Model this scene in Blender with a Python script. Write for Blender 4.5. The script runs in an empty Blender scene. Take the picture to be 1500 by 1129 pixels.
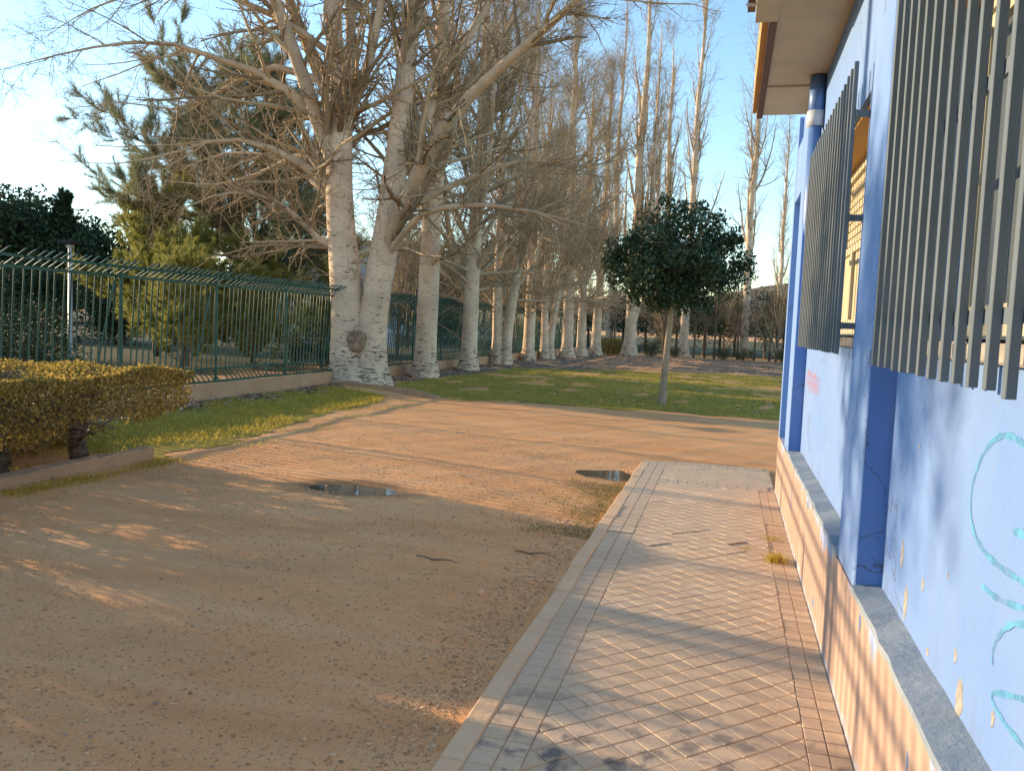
import bpy, math, random
import numpy as np
from mathutils import Vector, Matrix

random.seed(7)
rng = np.random.default_rng(7)
R = math.radians
scene = bpy.context.scene
col = scene.collection
PI = math.pi

# ------------------------------------------------------------------ camera
CAM_H, F_PX = 1.55, 1180.0
PITCH, YAW, ROLL = R(4.371), R(14.888), R(2.3)
fw = Vector((-math.sin(YAW) * math.cos(PITCH), math.cos(YAW) * math.cos(PITCH), -math.sin(PITCH)))
rt0 = Vector((math.cos(YAW), math.sin(YAW), 0))
up0 = rt0.cross(fw)
rt = math.cos(ROLL) * rt0 + math.sin(ROLL) * up0
upv = rt.cross(fw)
cam = bpy.data.cameras.new('camera')
cam.sensor_width = 36.0
cam.lens = 36.0 * F_PX / 1500.0
cam.clip_start, cam.clip_end = 0.05, 5000
cam_o = bpy.data.objects.new('camera', cam)
mw = Matrix((rt, upv, -fw)).transposed().to_4x4()
mw.translation = (0, 0, CAM_H)
cam_o.matrix_world = mw
col.objects.link(cam_o)
scene.camera = cam_o

# ------------------------------------------------------------------ sky, sun, exposure
SUN_EL, SUN_AZ = R(10.8), R(13.5)          # azimuth: ahead of the -x direction
sun_dir = Vector((-math.cos(SUN_AZ) * math.cos(SUN_EL), math.sin(SUN_AZ) * math.cos(SUN_EL), math.sin(SUN_EL)))
world = bpy.data.worlds.new('World')
scene.world = world
world.use_nodes = True
wn, wl = world.node_tree.nodes, world.node_tree.links
wn.clear()
sky = wn.new('ShaderNodeTexSky')
sky.sky_type = 'NISHITA'
sky.sun_disc = False
sky.sun_elevation = SUN_EL
sky.sun_rotation = math.atan2(sun_dir.x, sun_dir.y)
sky.air_density, sky.dust_density, sky.ozone_density = 1.2, 0.0, 2.4
sky.altitude = 700
bg = wn.new('ShaderNodeBackground')
bg.inputs[1].default_value = 0.15
wo = wn.new('ShaderNodeOutputWorld')
wl.new(sky.outputs[0], bg.inputs[0])
wl.new(bg.outputs[0], wo.inputs[0])
sl = bpy.data.lights.new('sun', 'SUN')
sl.energy = 3.1
sl.angle = R(0.5)
sl.color = (1.0, 0.76, 0.48)
so = bpy.data.objects.new('sun', sl)
so.rotation_euler = (-sun_dir).to_track_quat('-Z', 'Y').to_euler()
col.objects.link(so)
vs = scene.view_settings
vs.view_transform = 'Standard'
vs.look = 'None'
vs.exposure = 1.4
vs.gamma = 1.0
vs.use_curve_mapping = False

# ------------------------------------------------------------------ material helpers
class NT:
    def __init__(s, name):
        m = bpy.data.materials.new(name); m.use_nodes = True
        s.m = m; s.n = m.node_tree.nodes; s.l = m.node_tree.links
        s.b = s.n['Principled BSDF']
        s.co = s.n.new('ShaderNodeTexCoord').outputs['Object']
    def mapping(s, scale=(1, 1, 1), src=None, rot=(0, 0, 0)):
        x = s.n.new('ShaderNodeMapping'); x.inputs['Scale'].default_value = scale; x.inputs['Rotation'].default_value = rot
        s.l.new(src or s.co, x.inputs[0]); return x.outputs[0]
    def noise(s, scale, detail=4, rough=.55, src=None, out=0):
        x = s.n.new('ShaderNodeTexNoise'); x.inputs['Scale'].default_value = scale
        x.inputs['Detail'].default_value = detail; x.inputs['Roughness'].default_value = rough
        s.l.new(src or s.co, x.inputs['Vector']); return x.outputs[out]
    def voro(s, scale, src=None, feature='F1', out=0):
        x = s.n.new('ShaderNodeTexVoronoi'); x.inputs['Scale'].default_value = scale; x.feature = feature
        s.l.new(src or s.co, x.inputs['Vector']); return x.outputs[out]
    def ramp(s, fac, stops):
        x = s.n.new('ShaderNodeValToRGB'); e = x.color_ramp.elements
        while len(e) < len(stops): e.new(.5)
        for i, (p, c) in enumerate(stops):
            e[i].position = p
            if not hasattr(c, '__len__'): c = (c, c, c)
            e[i].color = (*c, 1)
        s.l.new(fac, x.inputs[0]); return x.outputs[0]
    def mix(s, fac, a, b, mode='MIX'):
        x = s.n.new('ShaderNodeMix'); x.data_type = 'RGBA'; x.blend_type = mode
        for v, i in ((fac, 0), (a, 6), (b, 7)):
            if hasattr(v, 'links') or isinstance(v, bpy.types.NodeSocket): s.l.new(v, x.inputs[i])
            elif i == 0: x.inputs[0].default_value = v
            else: x.inputs[i].default_value = (*v, 1) if hasattr(v, '__len__') else (v, v, v, 1)
        return x.outputs[2]
    def math(s, op, a, b=0.):
        x = s.n.new('ShaderNodeMath'); x.operation = op
        for v, i in ((a, 0), (b, 1)):
            if isinstance(v, bpy.types.NodeSocket): s.l.new(v, x.inputs[i])
            else: x.inputs[i].default_value = v
        return x.outputs[0]
    def sep(s, src=None):
        x = s.n.new('ShaderNodeSeparateXYZ'); s.l.new(src or s.co, x.inputs[0]); return x.outputs
    def geo(s, name):
        x = s.n.new('ShaderNodeNewGeometry'); return x.outputs[name]
    def objrand(s):
        x = s.n.new('ShaderNodeObjectInfo'); return x.outputs['Random']
    def bump(s, h, strength=.4, dist=.01):
        x = s.n.new('ShaderNodeBump'); x.inputs['Strength'].default_value = strength; x.inputs['Distance'].default_value = dist
        s.l.new(h, x.inputs['Height']); s.l.new(x.outputs[0], s.b.inputs['Normal'])
    def color(s, c):
        if isinstance(c, bpy.types.NodeSocket): s.l.new(c, s.b.inputs['Base Color'])
        else: s.b.inputs['Base Color'].default_value = (*c, 1)
    def rough(s, r, spec=.3):
        if isinstance(r, bpy.types.NodeSocket): s.l.new(r, s.b.inputs['Roughness'])
        else: s.b.inputs['Roughness'].default_value = r
        s.b.inputs['Specular IOR Level'].default_value = spec
        return s.m

def simple(name, c, r=.7, spec=.3, var=.15, scale=6., bump=.15):
    t = NT(name)
    n = t.noise(scale, 5)
    c = np.array(c)
    t.color(t.ramp(n, [(.3, tuple(c * (1 - var))), (.7, tuple(np.minimum(c * (1 + var), 1)))]))
    if bump: t.bump(t.noise(scale * 8, 4), bump, .005)
    return t.rough(r, spec)

def leafmat(name, a, b, r=.5, spec=.4, trans=.0):
    t = NT(name)
    n = t.geo('Random Per Island')
    t.color(t.ramp(n, [(.0, a), (1., b)]))
    m = t.rough(r, spec)
    if trans:
        tr = t.n.new('ShaderNodeBsdfTranslucent')
        x = t.n.new('ShaderNodeMixShader'); x.inputs[0].default_value = trans
        rp = t.ramp(n, [(.0, tuple(np.array(a) * 1.3)), (1., tuple(np.array(b) * 1.3))])
        t.l.new(rp, tr.inputs[0])
        out = t.n['Material Output']
        t.l.new(t.b.outputs[0], x.inputs[1]); t.l.new(tr.outputs[0], x.inputs[2]); t.l.new(x.outputs[0], out.inputs[0])
    return m

M = {}
def m_dirt():
    t = NT('packed dirt')
    big = t.noise(.55, 5, .6)
    mid = t.noise(4.5, 6, .65)
    fine = t.noise(60, 4, .7)
    c = t.ramp(big, [(.34, (.80, .345, .135)), (.5, (.87, .40, .16)), (.66, (.90, .455, .19))])
    c = t.mix(t.ramp(mid, [(.38, 0.), (.72, .55)]), c, (.68, .33, .13))
    c = t.mix(t.ramp(fine, [(.42, .0), (.75, .45)]), c, (.90, .49, .225))
    v = t.voro(85)
    c = t.mix(t.ramp(v, [(.10, .5), (.2, 0.)]), c, (.36, .18, .08))
    gr_ = t.noise(130, 3, .75)
    c = t.mix(t.ramp(gr_, [(.52, 0.), (.68, .45)]), c, (.56, .29, .13))
    gr2 = t.voro(46)
    c = t.mix(t.ramp(gr2, [(.08, .7), (.20, 0.)]), c, (.92, .62, .38))
    tk = t.noise(1., 5, .6, t.mapping((.5, 3.2, 1), None, (0, 0, .12)))
    c = t.mix(t.ramp(tk, [(.46, 0.), (.68, .35)]), c, (.88, .56, .30))
    tk2 = t.noise(1., 4, .6, t.mapping((.35, 1.6, 1), None, (0, 0, 1.25)))
    c = t.mix(t.ramp(tk2, [(.52, 0.), (.70, .4)]), c, (.50, .25, .11))
    # damp rims round the puddles
    xs = t.sep()
    for (px, py, rx, ry) in ((-3.22, 6.62, .75, .44), (-1.15, 8.6, .4, .34)):
        dx = t.math('DIVIDE', t.math('SUBTRACT', xs[0], px), rx)
        dy = t.math('DIVIDE', t.math('SUBTRACT', xs[1], py), ry)
        d = t.math('ADD', t.math('MULTIPLY', dx, dx), t.math('MULTIPLY', dy, dy))
        d = t.math('ADD', d, t.math('MULTIPLY', t.math('SUBTRACT', mid, .5), 1.6))
        c = t.mix(t.ramp(d, [(.35, .75), (1., 0.)]), c, (.17, .11, .06))
    t.color(c)
    h = t.math('ADD', t.math('MULTIPLY', t.noise(22, 6, .7), 1.), t.math('MULTIPLY', fine, .5))
    t.bump(h, .6, .018)
    return t.rough(.95, .12)
def m_grassground(name, a, b, d):
    t = NT(name)
    n = t.noise(.9, 5, .6); f = t.noise(28, 5, .7)
    c = t.ramp(n, [(.36, a), (.6, b)])
    c = t.mix(t.ramp(f, [(.45, 0.), (.75, .7)]), c, d)
    t.color(c); t.bump(f, .9, .03)
    return t.rough(.95, .1)
def m_bark(name, cream, grey, dark, marks=.62, base_h=1.2):
    t = NT(name)
    n = t.noise(2.2, 5, .6)
    c = t.ramp(n, [(.35, grey), (.62, cream)])
    st = t.noise(1., 4, .6, t.mapping((5, 5, 26)))
    z = t.sep()[2]
    nearbase = t.ramp(t.math('DIVIDE', z, base_h * 2), [(.0, .10), (.75, .012)])
    s = t.math('ADD', st, t.math('MULTIPLY', nearbase, 1.))
    k = t.ramp(s, [(marks, 0.), (marks + .06, 1.)])
    sp = t.noise(1., 3, .6, t.mapping((16, 16, 42)))
    k2 = t.ramp(t.math('ADD', sp, nearbase), [(.66, 0.), (.71, .9)])
    c = t.mix(k, c, dark); c = t.mix(k2, c, tuple(np.array(dark) * 1.4))
    fine = t.noise(1., 5, .7, t.mapping((12, 12, 60)))
    c = t.mix(t.ramp(fine, [(.4, 0.), (.8, .35)]), c, tuple(np.array(grey) * .6))
    t.color(c)
    t.bump(t.math('SUBTRACT', fine, t.math('MULTIPLY', k, .6)), .5, .02)
    return t.rough(.85, .2)
def m_wall(name, c0, c1, stain=(.22, .28, .40), dirt_low=True):
    t = NT(name)
    n = t.noise(1.4, 5, .6)
    c = t.ramp(n, [(.3, c0), (.7, c1)])
    f = t.noise(1., 5, .65, t.mapping((9, 9, 1.1)))
    c = t.mix(t.ramp(f, [(.55, 0.), (.8, .28)]), c, stain)
    sp = t.noise(38, 3, .6)
    c = t.mix(t.ramp(sp, [(.69, 0.), (.72, .7)]), c, (.22, .24, .27))
    big = t.noise(.8, 4, .6)
    c = t.mix(t.ramp(big, [(.42, 0.), (.7, .22)]), c, (.33, .40, .52))
    grime = t.math('SUBTRACT', t.noise(1., 5, .65, t.mapping((7, 7, 1.6))), t.math('MULTIPLY', t.math('SUBTRACT', t.sep()[2], .58), 1.3))
    c = t.mix(t.ramp(grime, [(.40, 0.), (.66, .42)]), c, (.17, .20, .26))
    wv_ = t.n.new('ShaderNodeVectorMath'); wv_.operation = 'ADD'
    t.l.new(t.co, wv_.inputs[0]); sc_ = t.n.new('ShaderNodeVectorMath'); sc_.operation = 'SCALE'; sc_.inputs['Scale'].default_value = .22
    t.l.new(t.noise(5, 4, .6, None, 1), sc_.inputs[0]); t.l.new(sc_.outputs[0], wv_.inputs[1])
    vd = t.voro(1.5, wv_.outputs[0], 'DISTANCE_TO_EDGE')
    ck = t.math('MULTIPLY', t.ramp(vd, [(.003, 1.), (.008, 0.)]), t.ramp(t.noise(1.3, 3), [(.50, 0.), (.60, .7)]))
    c = t.mix(ck, c, (.10, .11, .14))
    t.color(c)
    t.bump(t.math('ADD', t.noise(24, 6, .7), t.math('MULTIPLY', t.noise(3, 3), 2.)), .35, .012)
    return t.rough(.78, .25)
def m_plinth():
    t = NT('peach plinth paint')
    n = t.noise(2.2, 5, .6)
    c = t.ramp(n, [(.3, (.46, .30, .225)), (.7, (.53, .365, .275))])
    xs = t.sep()
    drip = t.noise(1., 5, .6, t.mapping((4, 5.0, .9)))
    top = t.math('ADD', drip, t.math('MULTIPLY', t.math('SUBTRACT', xs[2], .50), 1.5))
    c = t.mix(t.ramp(top, [(.58, 0.), (.63, .85)]), c, (.33, .44, .66))
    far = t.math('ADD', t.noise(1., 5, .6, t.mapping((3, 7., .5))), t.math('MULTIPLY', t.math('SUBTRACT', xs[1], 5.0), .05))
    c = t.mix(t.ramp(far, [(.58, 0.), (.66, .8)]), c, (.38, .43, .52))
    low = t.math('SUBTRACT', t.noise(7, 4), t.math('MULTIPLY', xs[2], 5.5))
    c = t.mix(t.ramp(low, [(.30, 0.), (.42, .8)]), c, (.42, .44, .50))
    sp = t.noise(30, 4, .6)
    c = t.mix(t.ramp(sp, [(.66, 0.), (.72, .5)]), c, (.35, .25, .17))
    t.color(c)
    t.bump(t.noise(26, 6, .7), .4, .01)
    return t.rough(.85, .2)
def m_concrete(name, a, b, dark=(.12, .10, .08), r=.9):
    t = NT(name)
    n = t.noise(2.5, 6, .65)
    c = t.ramp(n, [(.3, a), (.7, b)])
    f = t.noise(22, 5, .7)
    c = t.mix(t.ramp(f, [(.5, 0.), (.8, .5)]), c, dark)
    t.color(c); t.bump(f, .5, .012)
    return t.rough(r, .2)
def m_paver():
    t = NT('sandy concrete paver')
    r = t.geo('Random Per Island')
    orr = t.objrand()
    c = t.ramp(orr, [(0., (.62, .43, .27)), (.5, (.665, .465, .295)), (1., (.71, .505, .325))])
    w = t.n.new('ShaderNodeVectorMath'); w.operation = 'ADD'
    g = t.geo('Position')
    st = t.noise(1.6, 5, .65, g)
    c = t.mix(t.ramp(st, [(.40, 0.), (.75, .5)]), c, (.70, .53, .37))
    f = t.noise(45, 5, .7, g)
    c = t.mix(t.ramp(f, [(.5, 0.), (.85, .45)]), c, (.27, .195, .14))
    # grey spray stains on some pads
    sn = t.noise(7, 3, .55, g)
    xs = t.sep(g)
    m = t.math('MULTIPLY', t.ramp(t.math('SUBTRACT', 3.5, xs[1]), [(.0, 0.), (.7, 1.)]), t.ramp(sn, [(.53, 0.), (.64, .75)]))
    c = t.mix(m, c, (.085, .085, .10))
    t.color(c); t.bump(f, .35, .006)
    return t.rough(.85, .2)
def m_roofbeige():
    return simple('painted soffit', (.58, .44, .27), .85, .2, .12, 3, .2)

M['dirt'] = m_dirt()
M['lawn'] = m_grassground('lawn soil', (.27, .22, .04), (.36, .28, .055), (.46, .34, .09))
M['lawn2'] = m_grassground('litter soil', (.17, .125, .085), (.24, .18, .125), (.38, .30, .22))
M['field'] = m_grassground('field', (.10, .10, .045), (.15, .13, .07), (.21, .17, .10))
M['bark'] = m_bark('white poplar bark', (.80, .62, .445), (.62, .465, .335), (.13, .09, .06), .622)
M['bark2'] = m_bark('limb bark', (.64, .49, .34), (.43, .325, .22), (.12, .085, .055), .66)
M['twig'] = leafmat('twig bark', (.21, .155, .10), (.50, .385, .24), .8, .2)
M['twigdark'] = leafmat('shrub twig bark', (.15, .11, .075), (.26, .195, .125), .85, .2)
M['brown_bark'] = m_bark('brown bark', (.22, .16, .11), (.14, .10, .07), (.05, .035, .025), .6)
M['smooth_bark'] = m_bark('smooth trunk bark', (.42, .32, .22), (.33, .25, .17), (.16, .11, .07), .68)
M['leaf'] = leafmat('dark evergreen leaf', (.018, .040, .016), (.045, .085, .032), .38, .5, .12)
M['hedge'] = leafmat('hedge leaf', (.12, .09, .022), (.52, .36, .085), .5, .4, .35)
M['needle'] = leafmat('pine needle', (.16, .185, .105), (.33, .33, .18), .6, .3, .3)
M['needle2'] = leafmat('young pine needle', (.19, .205, .05), (.41, .375, .11), .6, .3, .35)
M['fardark'] = leafmat('far evergreen foliage', (.018, .035, .018), (.045, .07, .03), .7, .2, .05)
M['farmid'] = leafmat('far shrub foliage', (.045, .06, .025), (.13, .125, .055), .7, .2, .1)
M['grass'] = leafmat('grass blade', (.26, .22, .028), (.74, .53, .10), .6, .3, .4)
M['drygrass'] = leafmat('dry grass blade', (.20, .17, .05), (.36, .28, .10), .7, .2, .3)
M['litter'] = leafmat('fallen leaf', (.22, .11, .07), (.60, .42, .30), .8, .2)
M['pebble'] = leafmat('gravel stone', (.42, .22, .10), (.86, .56, .32), .85, .25)
M['wall'] = m_wall('light blue wall paint', (.165, .29, .57), (.20, .325, .60))
M['panel'] = m_wall('pale blue panel paint', (.15, .265, .53), (.19, .30, .555))
M['blue'] = m_wall('blue wall paint with shade', (.095, .20, .50), (.115, .22, .52))  # wall blue with the shade of the recess ends put into the colour
M['plinth'] = m_plinth()
M['ledge'] = m_concrete('ledge concrete', (.20, .25, .30), (.34, .37, .39), (.10, .16, .25))
M['concrete'] = m_concrete('tan concrete', (.44, .26, .145), (.55, .345, .20))
M['kerbc'] = m_concrete('kerb concrete', (.76, .48, .27), (.82, .54, .32), (.52, .33, .18))
M['sand'] = m_concrete('joint sand', (.56, .37, .22), (.68, .47, .30), (.26, .16, .09))
M['paver'] = m_paver()
M['green'] = simple('green fence paint', (.014, .075, .052), .38, .5, .25, 5, .05)
M['bar'] = simple('grey green bar paint', (.125, .155, .178), .5, .4, .12, 5, .08)
M['soffit'] = m_roofbeige()
M['orange'] = simple('orange fascia paint', (.52, .30, .10), .7, .3, .1, 4, .1)
M['brown'] = simple('brown gutter', (.12, .055, .035), .5, .4, .15, 4, .1)
M['cream'] = simple('cream window frame', (.55, .48, .34), .5, .4, .06, 4, .03)
M['shutter'] = simple('cream shutter slat', (.50, .42, .27), .6, .3, .08, 6, .05)
M['pipe'] = simple('blue downpipe paint', (.10, .20, .45), .4, .5, .1, 5, .05)
M['white'] = simple('white paint', (.55, .57, .62), .6, .3, .06, 5, .08)
M['patch'] = simple('bare plaster', (.38, .345, .30), .9, .15, .25, 30, .8)
M['cyan'] = simple('cyan spray paint', (.115, .36, .54), .7, .3, .2, 14, .0)
def spray(name, c, cov):
    t = NT(name); n = t.noise(9, 5, .65); f = t.noise(160, 3, .7)
    t.color(t.ramp(n, [(.3, tuple(np.array(c) * .8)), (.7, tuple(np.array(c) * 1.15))])); m = t.rough(.75, .25)
    tr = t.n.new('ShaderNodeBsdfTransparent'); x = t.n.new('ShaderNodeMixShader')
    k = t.math('ADD', t.math('MULTIPLY', n, .8), t.math('MULTIPLY', f, .5))
    t.l.new(t.ramp(k, [(cov - .12, 0.), (cov + .12, .92)]), x.inputs[0])
    t.l.new(tr.outputs[0], x.inputs[1]); t.l.new(t.b.outputs[0], x.inputs[2]); t.l.new(x.outputs[0], t.n['Material Output'].inputs[0]); return m
M['cyan'] = spray('cyan spray paint', (.115, .34, .54), .60)
M['redspray'] = spray('red spray paint', (.62, .20, .14), .66)
M['unused_red'] = simple('red spray paint', (.72, .22, .15), .7, .3, .3, 20, .0)
M['scar'] = simple('pruning scar', (.30, .21, .14), .9, .1, .45, 9, .9)
M['grey'] = simple('galvanised steel', (.42, .45, .48), .4, .5, .08, 4, .05)
M['farwall'] = simple('far building wall', (.36, .36, .37), .9, .2, .1, .4, .0)
M['brickfar'] = simple('far brick wall', (.40, .24, .17), .9, .2, .1, .5, .0)
M['van'] = simple('van paint', (.42, .52, .66), .3, .5, .03, 1, .0)
M['tyre'] = simple('tyre rubber', (.02, .02, .02), .8, .3, .1, 5, .0)
def m_glass():
    t = NT('window glass'); t.color((.10, .12, .13)); t.b.inputs['Metallic'].default_value = 0
    return t.rough(.06, .8)
M['glass'] = m_glass()
def m_water():
    t = NT('puddle water'); t.color((.10, .075, .05))
    t.bump(t.noise(9, 2), .03, .01)
    return t.rough(.03, .6)
M['water'] = m_water()
def m_hill():
    t = NT('hill scrub')
    n = t.noise(.02, 6, .65)
    t.color(t.ramp(n, [(.35, (.10, .085, .06)), (.65, (.20, .15, .10))]))
    return t.rough(1., .1)
M['hill'] = m_hill()

# ------------------------------------------------------------------ object helpers
def tag(o, label=None, cat=None, group=None, kind=None):
    if label: o['label'] = label
    if cat: o['category'] = cat
    if group: o['group'] = group
    if kind: o['kind'] = kind
    return o
def empty(name, loc=(0, 0, 0), rz=0.):
    o = bpy.data.objects.new(name, None); o.location = loc; o.rotation_euler = (0, 0, rz)
    o.empty_display_size = .2
    col.objects.link(o); return o
def link(name, me, parent=None, loc=None):
    o = bpy.data.objects.new(name, me)
    if parent: o.parent = parent
    if loc is not None: o.location = loc
    col.objects.link(o); return o
def npmesh(name, V, faces, mat, smooth=False):
    """faces: int array (F,k) of constant k, or list of such arrays"""
    me = bpy.data.meshes.new(name)
    V = np.asarray(V, dtype=np.float32)
    fl = faces if isinstance(faces, list) else [faces]
    fl = [np.asarray(f, dtype=np.int32) for f in fl if len(f)]
    me.vertices.add(len(V)); me.vertices.foreach_set('co', V.ravel())
    idx = np.concatenate([f.ravel() for f in fl])
    tot = np.concatenate([np.full(len(f), f.shape[1], np.int32) for f in fl])
    st = np.concatenate([[0], np.cumsum(tot)[:-1]]).astype(np.int32)
    me.loops.add(len(idx)); me.loops.foreach_set('vertex_index', idx)
    me.polygons.add(len(tot)); me.polygons.foreach_set('loop_start', st)
    try: me.polygons.foreach_set('loop_total', tot)
    except Exception: pass
    if smooth: me.polygons.foreach_set('use_smooth', np.ones(len(tot), bool))
    me.update(calc_edges=True)
    if mat: me.materials.append(M[mat])
    return me
class MB:
    def __init__(s): s.v = []; s.f = []
    def add(s, vs_, fs):
        o = len(s.v); s.v += [tuple(v) for v in vs_]; s.f += [[i + o for i in f] for f in fs]; return s
    def box(s, x0, x1, y0, y1, z0, z1, bev=0.):
        if bev <= 0:
            return s.add([(x0, y0, z0), (x1, y0, z0), (x1, y1, z0), (x0, y1, z0), (x0, y0, z1), (x1, y0, z1), (x1, y1, z1), (x0, y1, z1)],
                         [(0, 3, 2, 1), (4, 5, 6, 7), (0, 1, 5, 4), (1, 2, 6, 5), (2, 3, 7, 6), (3, 0, 4, 7)])
        b = bev
        L = [(b, 0), (0, b)]
        vs_ = []
        for z, i in ((z0, 0), (z0 + b, 1), (z1 - b, 1), (z1, 0)):
            k = b if i == 0 else 0
            if i == 0: vs_ += [(x0 + b, y0 + b, z), (x1 - b, y0 + b, z), (x1 - b, y1 - b, z), (x0 + b, y1 - b, z)]
            else: vs_ += [(x0, y0 + b, z), (x0 + b, y0, z), (x1 - b, y0, z), (x1, y0 + b, z), (x1, y1 - b, z), (x1 - b, y1, z), (x0 + b, y1, z), (x0, y1 - b, z)]
        fs = [(3, 2, 1, 0), (20, 21, 22, 23)]
        a, c = 4, 12
        for k in range(8): fs.append((a + k, a + (k + 1) % 8, c + (k + 1) % 8, c + k))
        fs += [(0, 1, a + 2, a + 1), (1, 2, a + 4, a + 3), (2, 3, a + 6, a + 5), (3, 0, a, a + 7)]
        fs += [(0, a + 1, a), (1, a + 3, a + 2), (2, a + 5, a + 4), (3, a + 7, a + 6)]
        fs += [(c + 1, c + 2, 21, 20), (c + 3, c + 4, 22, 21), (c + 5, c + 6, 23, 22), (c + 7, c, 20, 23)]
        fs += [(c, c + 1, 20), (c + 2, c + 3, 21), (c + 4, c + 5, 22), (c + 6, c + 7, 23)]
        return s.add(vs_, fs)
    def tube(s, pts, rad, n=8, cap=True):
        pts = [Vector(p) for p in pts]
        if not hasattr(rad, '__len__'): rad = [rad] * len(pts)
        o = len(s.v)
        ref = Vector((.3, .2, 1)) if abs((pts[-1] - pts[0]).normalized().z) < .9 else Vector((1, .1, 0))
        for i, p in enumerate(pts):
            t = (pts[min(i + 1, len(pts) - 1)] - pts[max(i - 1, 0)]).normalized()
            u = (ref - t * ref.dot(t)).normalized(); w = t.cross(u)
            for k in range(n):
                a = 2 * PI * k / n
                s.v.append(tuple(p + (u * math.cos(a) + w * math.sin(a)) * rad[i]))
        for i in range(len(pts) - 1):
            for k in range(n):
                s.f.append([o + i * n + k, o + i * n + (k + 1) % n, o + (i + 1) * n + (k + 1) % n, o + (i + 1) * n + k])
        if cap:
            s.f.append([o + k for k in reversed(range(n))]); s.f.append([o + (len(pts) - 1) * n + k for k in range(n)])
        return s
    def mesh(s, name, mat, smooth=False):
        me = bpy.data.meshes.new(name); me.from_pydata(s.v, [], s.f); me.update()
        if smooth:
            for p in me.polygons: p.use_smooth = True
        me.materials.append(M[mat]); return me
    def obj(s, name, mat, parent=None, smooth=False, loc=None):
        return link(name, s.mesh(name, mat, smooth), parent, loc)

def copy_tree(o, parent=None):
    c = o.copy(); col.objects.link(c); c.parent = parent
    for ch in [x for x in o.children]: copy_tree(ch, c)
    return c

# ground height, shared by everything that stands on it
def zg(x, y):
    x = np.asarray(x, float); y = np.asarray(y, float)
    n = (.006 * np.sin(1.7 * x + .9 * y + .5) + .005 * np.sin(-1.1 * x + 2.3 * y + 1.7) + .004 * np.sin(4.1 * x + 3.3 * y)
         + .003 * np.sin(6.7 * x - 5.1 * y + 2.) + .002 * np.sin(11 * x + 9.7 * y) + .002 * np.sin(-13.3 * x + 7.9 * y + .4))
    near = np.clip((x + 2.6) / 1.6, 0, 1); near = near * near * (3 - 2 * near)
    n = n - .035 * near * np.clip((11 - y) / 2, 0, 1)
    n = n - .05 * np.exp(-(((x + 3.22) / .42) ** 2 + ((y - 6.62) / .2) ** 2) ** 2)
    n = n - .028 * np.exp(-(((x + 1.13) / .2) ** 2 + ((y - 8.62) / .16) ** 2) ** 2)
    bk = np.clip((-5.9 - x) / 1.9, 0, 1); bk = bk * bk * (3 - 2 * bk)
    n = n + .09 * bk * np.clip((y - 6.2) / 1.5, 0, 1) * np.clip((40 - y) / 10, 0, 1) * np.clip((x + 12) / 2, 0, 1)
    return n * np.clip((60 - np.hypot(x, y)) / 30, 0, 1)

# ------------------------------------------------------------------ ground
def axis(dense, outer):
    return np.unique(np.concatenate([dense, outer]))
gx = axis(np.arange(-9, 1.2, .06), np.array([-2500, -1200, -600, -300, -150, -90, -60, -45, -35, -28, -22, -18, -15, -13, -11.5, -10.2, 1.6, 2.4, 4, 7, 11, 16, 24, 36, 60, 100, 200, 400, 900, 2500.]))
gy = axis(np.arange(1.2, 16.5, .06), np.array([-300, -120, -60, -30, -16, -9, -5, -2.5, -1, 0, .6, 17.3, 18.5, 20, 22, 25, 29, 34, 40, 48, 58, 75, 100, 150, 250, 450, 900, 1800, 3500.]))
XX, YY = np.meshgrid(gx, gy)
ZZ = zg(XX, YY)
nx, ny = len(gx), len(gy)
ii = (np.arange(ny - 1)[:, None] * nx + np.arange(nx - 1)[None]).ravel()
gf = np.stack([ii, ii + 1, ii + nx + 1, ii + nx], 1)
g = link('ground', npmesh('ground', np.stack([XX.ravel(), YY.ravel(), ZZ.ravel()], 1), gf, 'dirt', True))
tag(g, kind='structure')

def sheet(name, poly, dz, mat, step=.35, ragged=.12):
    """a ground patch with an uneven outline, laid a little above the ground"""
    pts = []
    n = len(poly)
    for i in range(n):
        a, b = np.array(poly[i]), np.array(poly[(i + 1) % n])
        k = max(1, int(np.linalg.norm(b - a) / step))
        for j in range(k): pts.append(a + (b - a) * j / k)
    pts = np.array(pts); pts += rng.normal(0, ragged, pts.shape)
    x0, y0 = pts.min(0); x1, y1 = pts.max(0)
    # triangulate as grid cells clipped by the outline test
    s = step if (x1 - x0) < 6 else step * 1.5
    s = min(s, .3)
    xs = np.arange(x0, x1 + s, s); ys = np.arange(y0, y1 + s, s)
    A, B = np.meshgrid(xs, ys)
    cx, cy = A[:-1, :-1] + s / 2, B[:-1, :-1] + s / 2
    ins = inside(np.stack([cx.ravel(), cy.ravel()], 1), pts)
    V = np.stack([A.ravel(), B.ravel(), zg(A, B).ravel() + dz], 1)
    w = len(xs); q = (np.arange(len(ys) - 1)[:, None] * w + np.arange(w - 1)[None]).ravel()
    F = np.stack([q, q + 1, q + w + 1, q + w], 1)[ins]
    V[:, :2] += rng.uniform(-.4, .4, (len(V), 2)) * s
    V[:, 2] = zg(V[:, 0], V[:, 1]) + dz
    o = link(name, npmesh(name, V, F, mat, True)); tag(o, kind='structure'); return pts
def inside(P, poly):
    x, y = P[:, 0], P[:, 1]; r = np.zeros(len(P), bool)
    n = len(poly)
    for i in range(n):
        xa, ya = poly[i]; xb, yb = poly[(i + 1) % n]
        c = ((ya > y) != (yb > y)) & (x < (xb - xa) * (y - ya) / (yb - ya + 1e-12) + xa)
        r ^= c
    return r
LAWN = [(-7.6, 15.75), (-6.0, 15.6), (-4, 15.55), (-1.5, 15.5), (1, 15.35), (4, 15.3), (12, 15.2), (12, 29.5), (5, 30.5), (0, 31), (-4, 30), (-6.9, 27), (-7.2, 20)]
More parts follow.
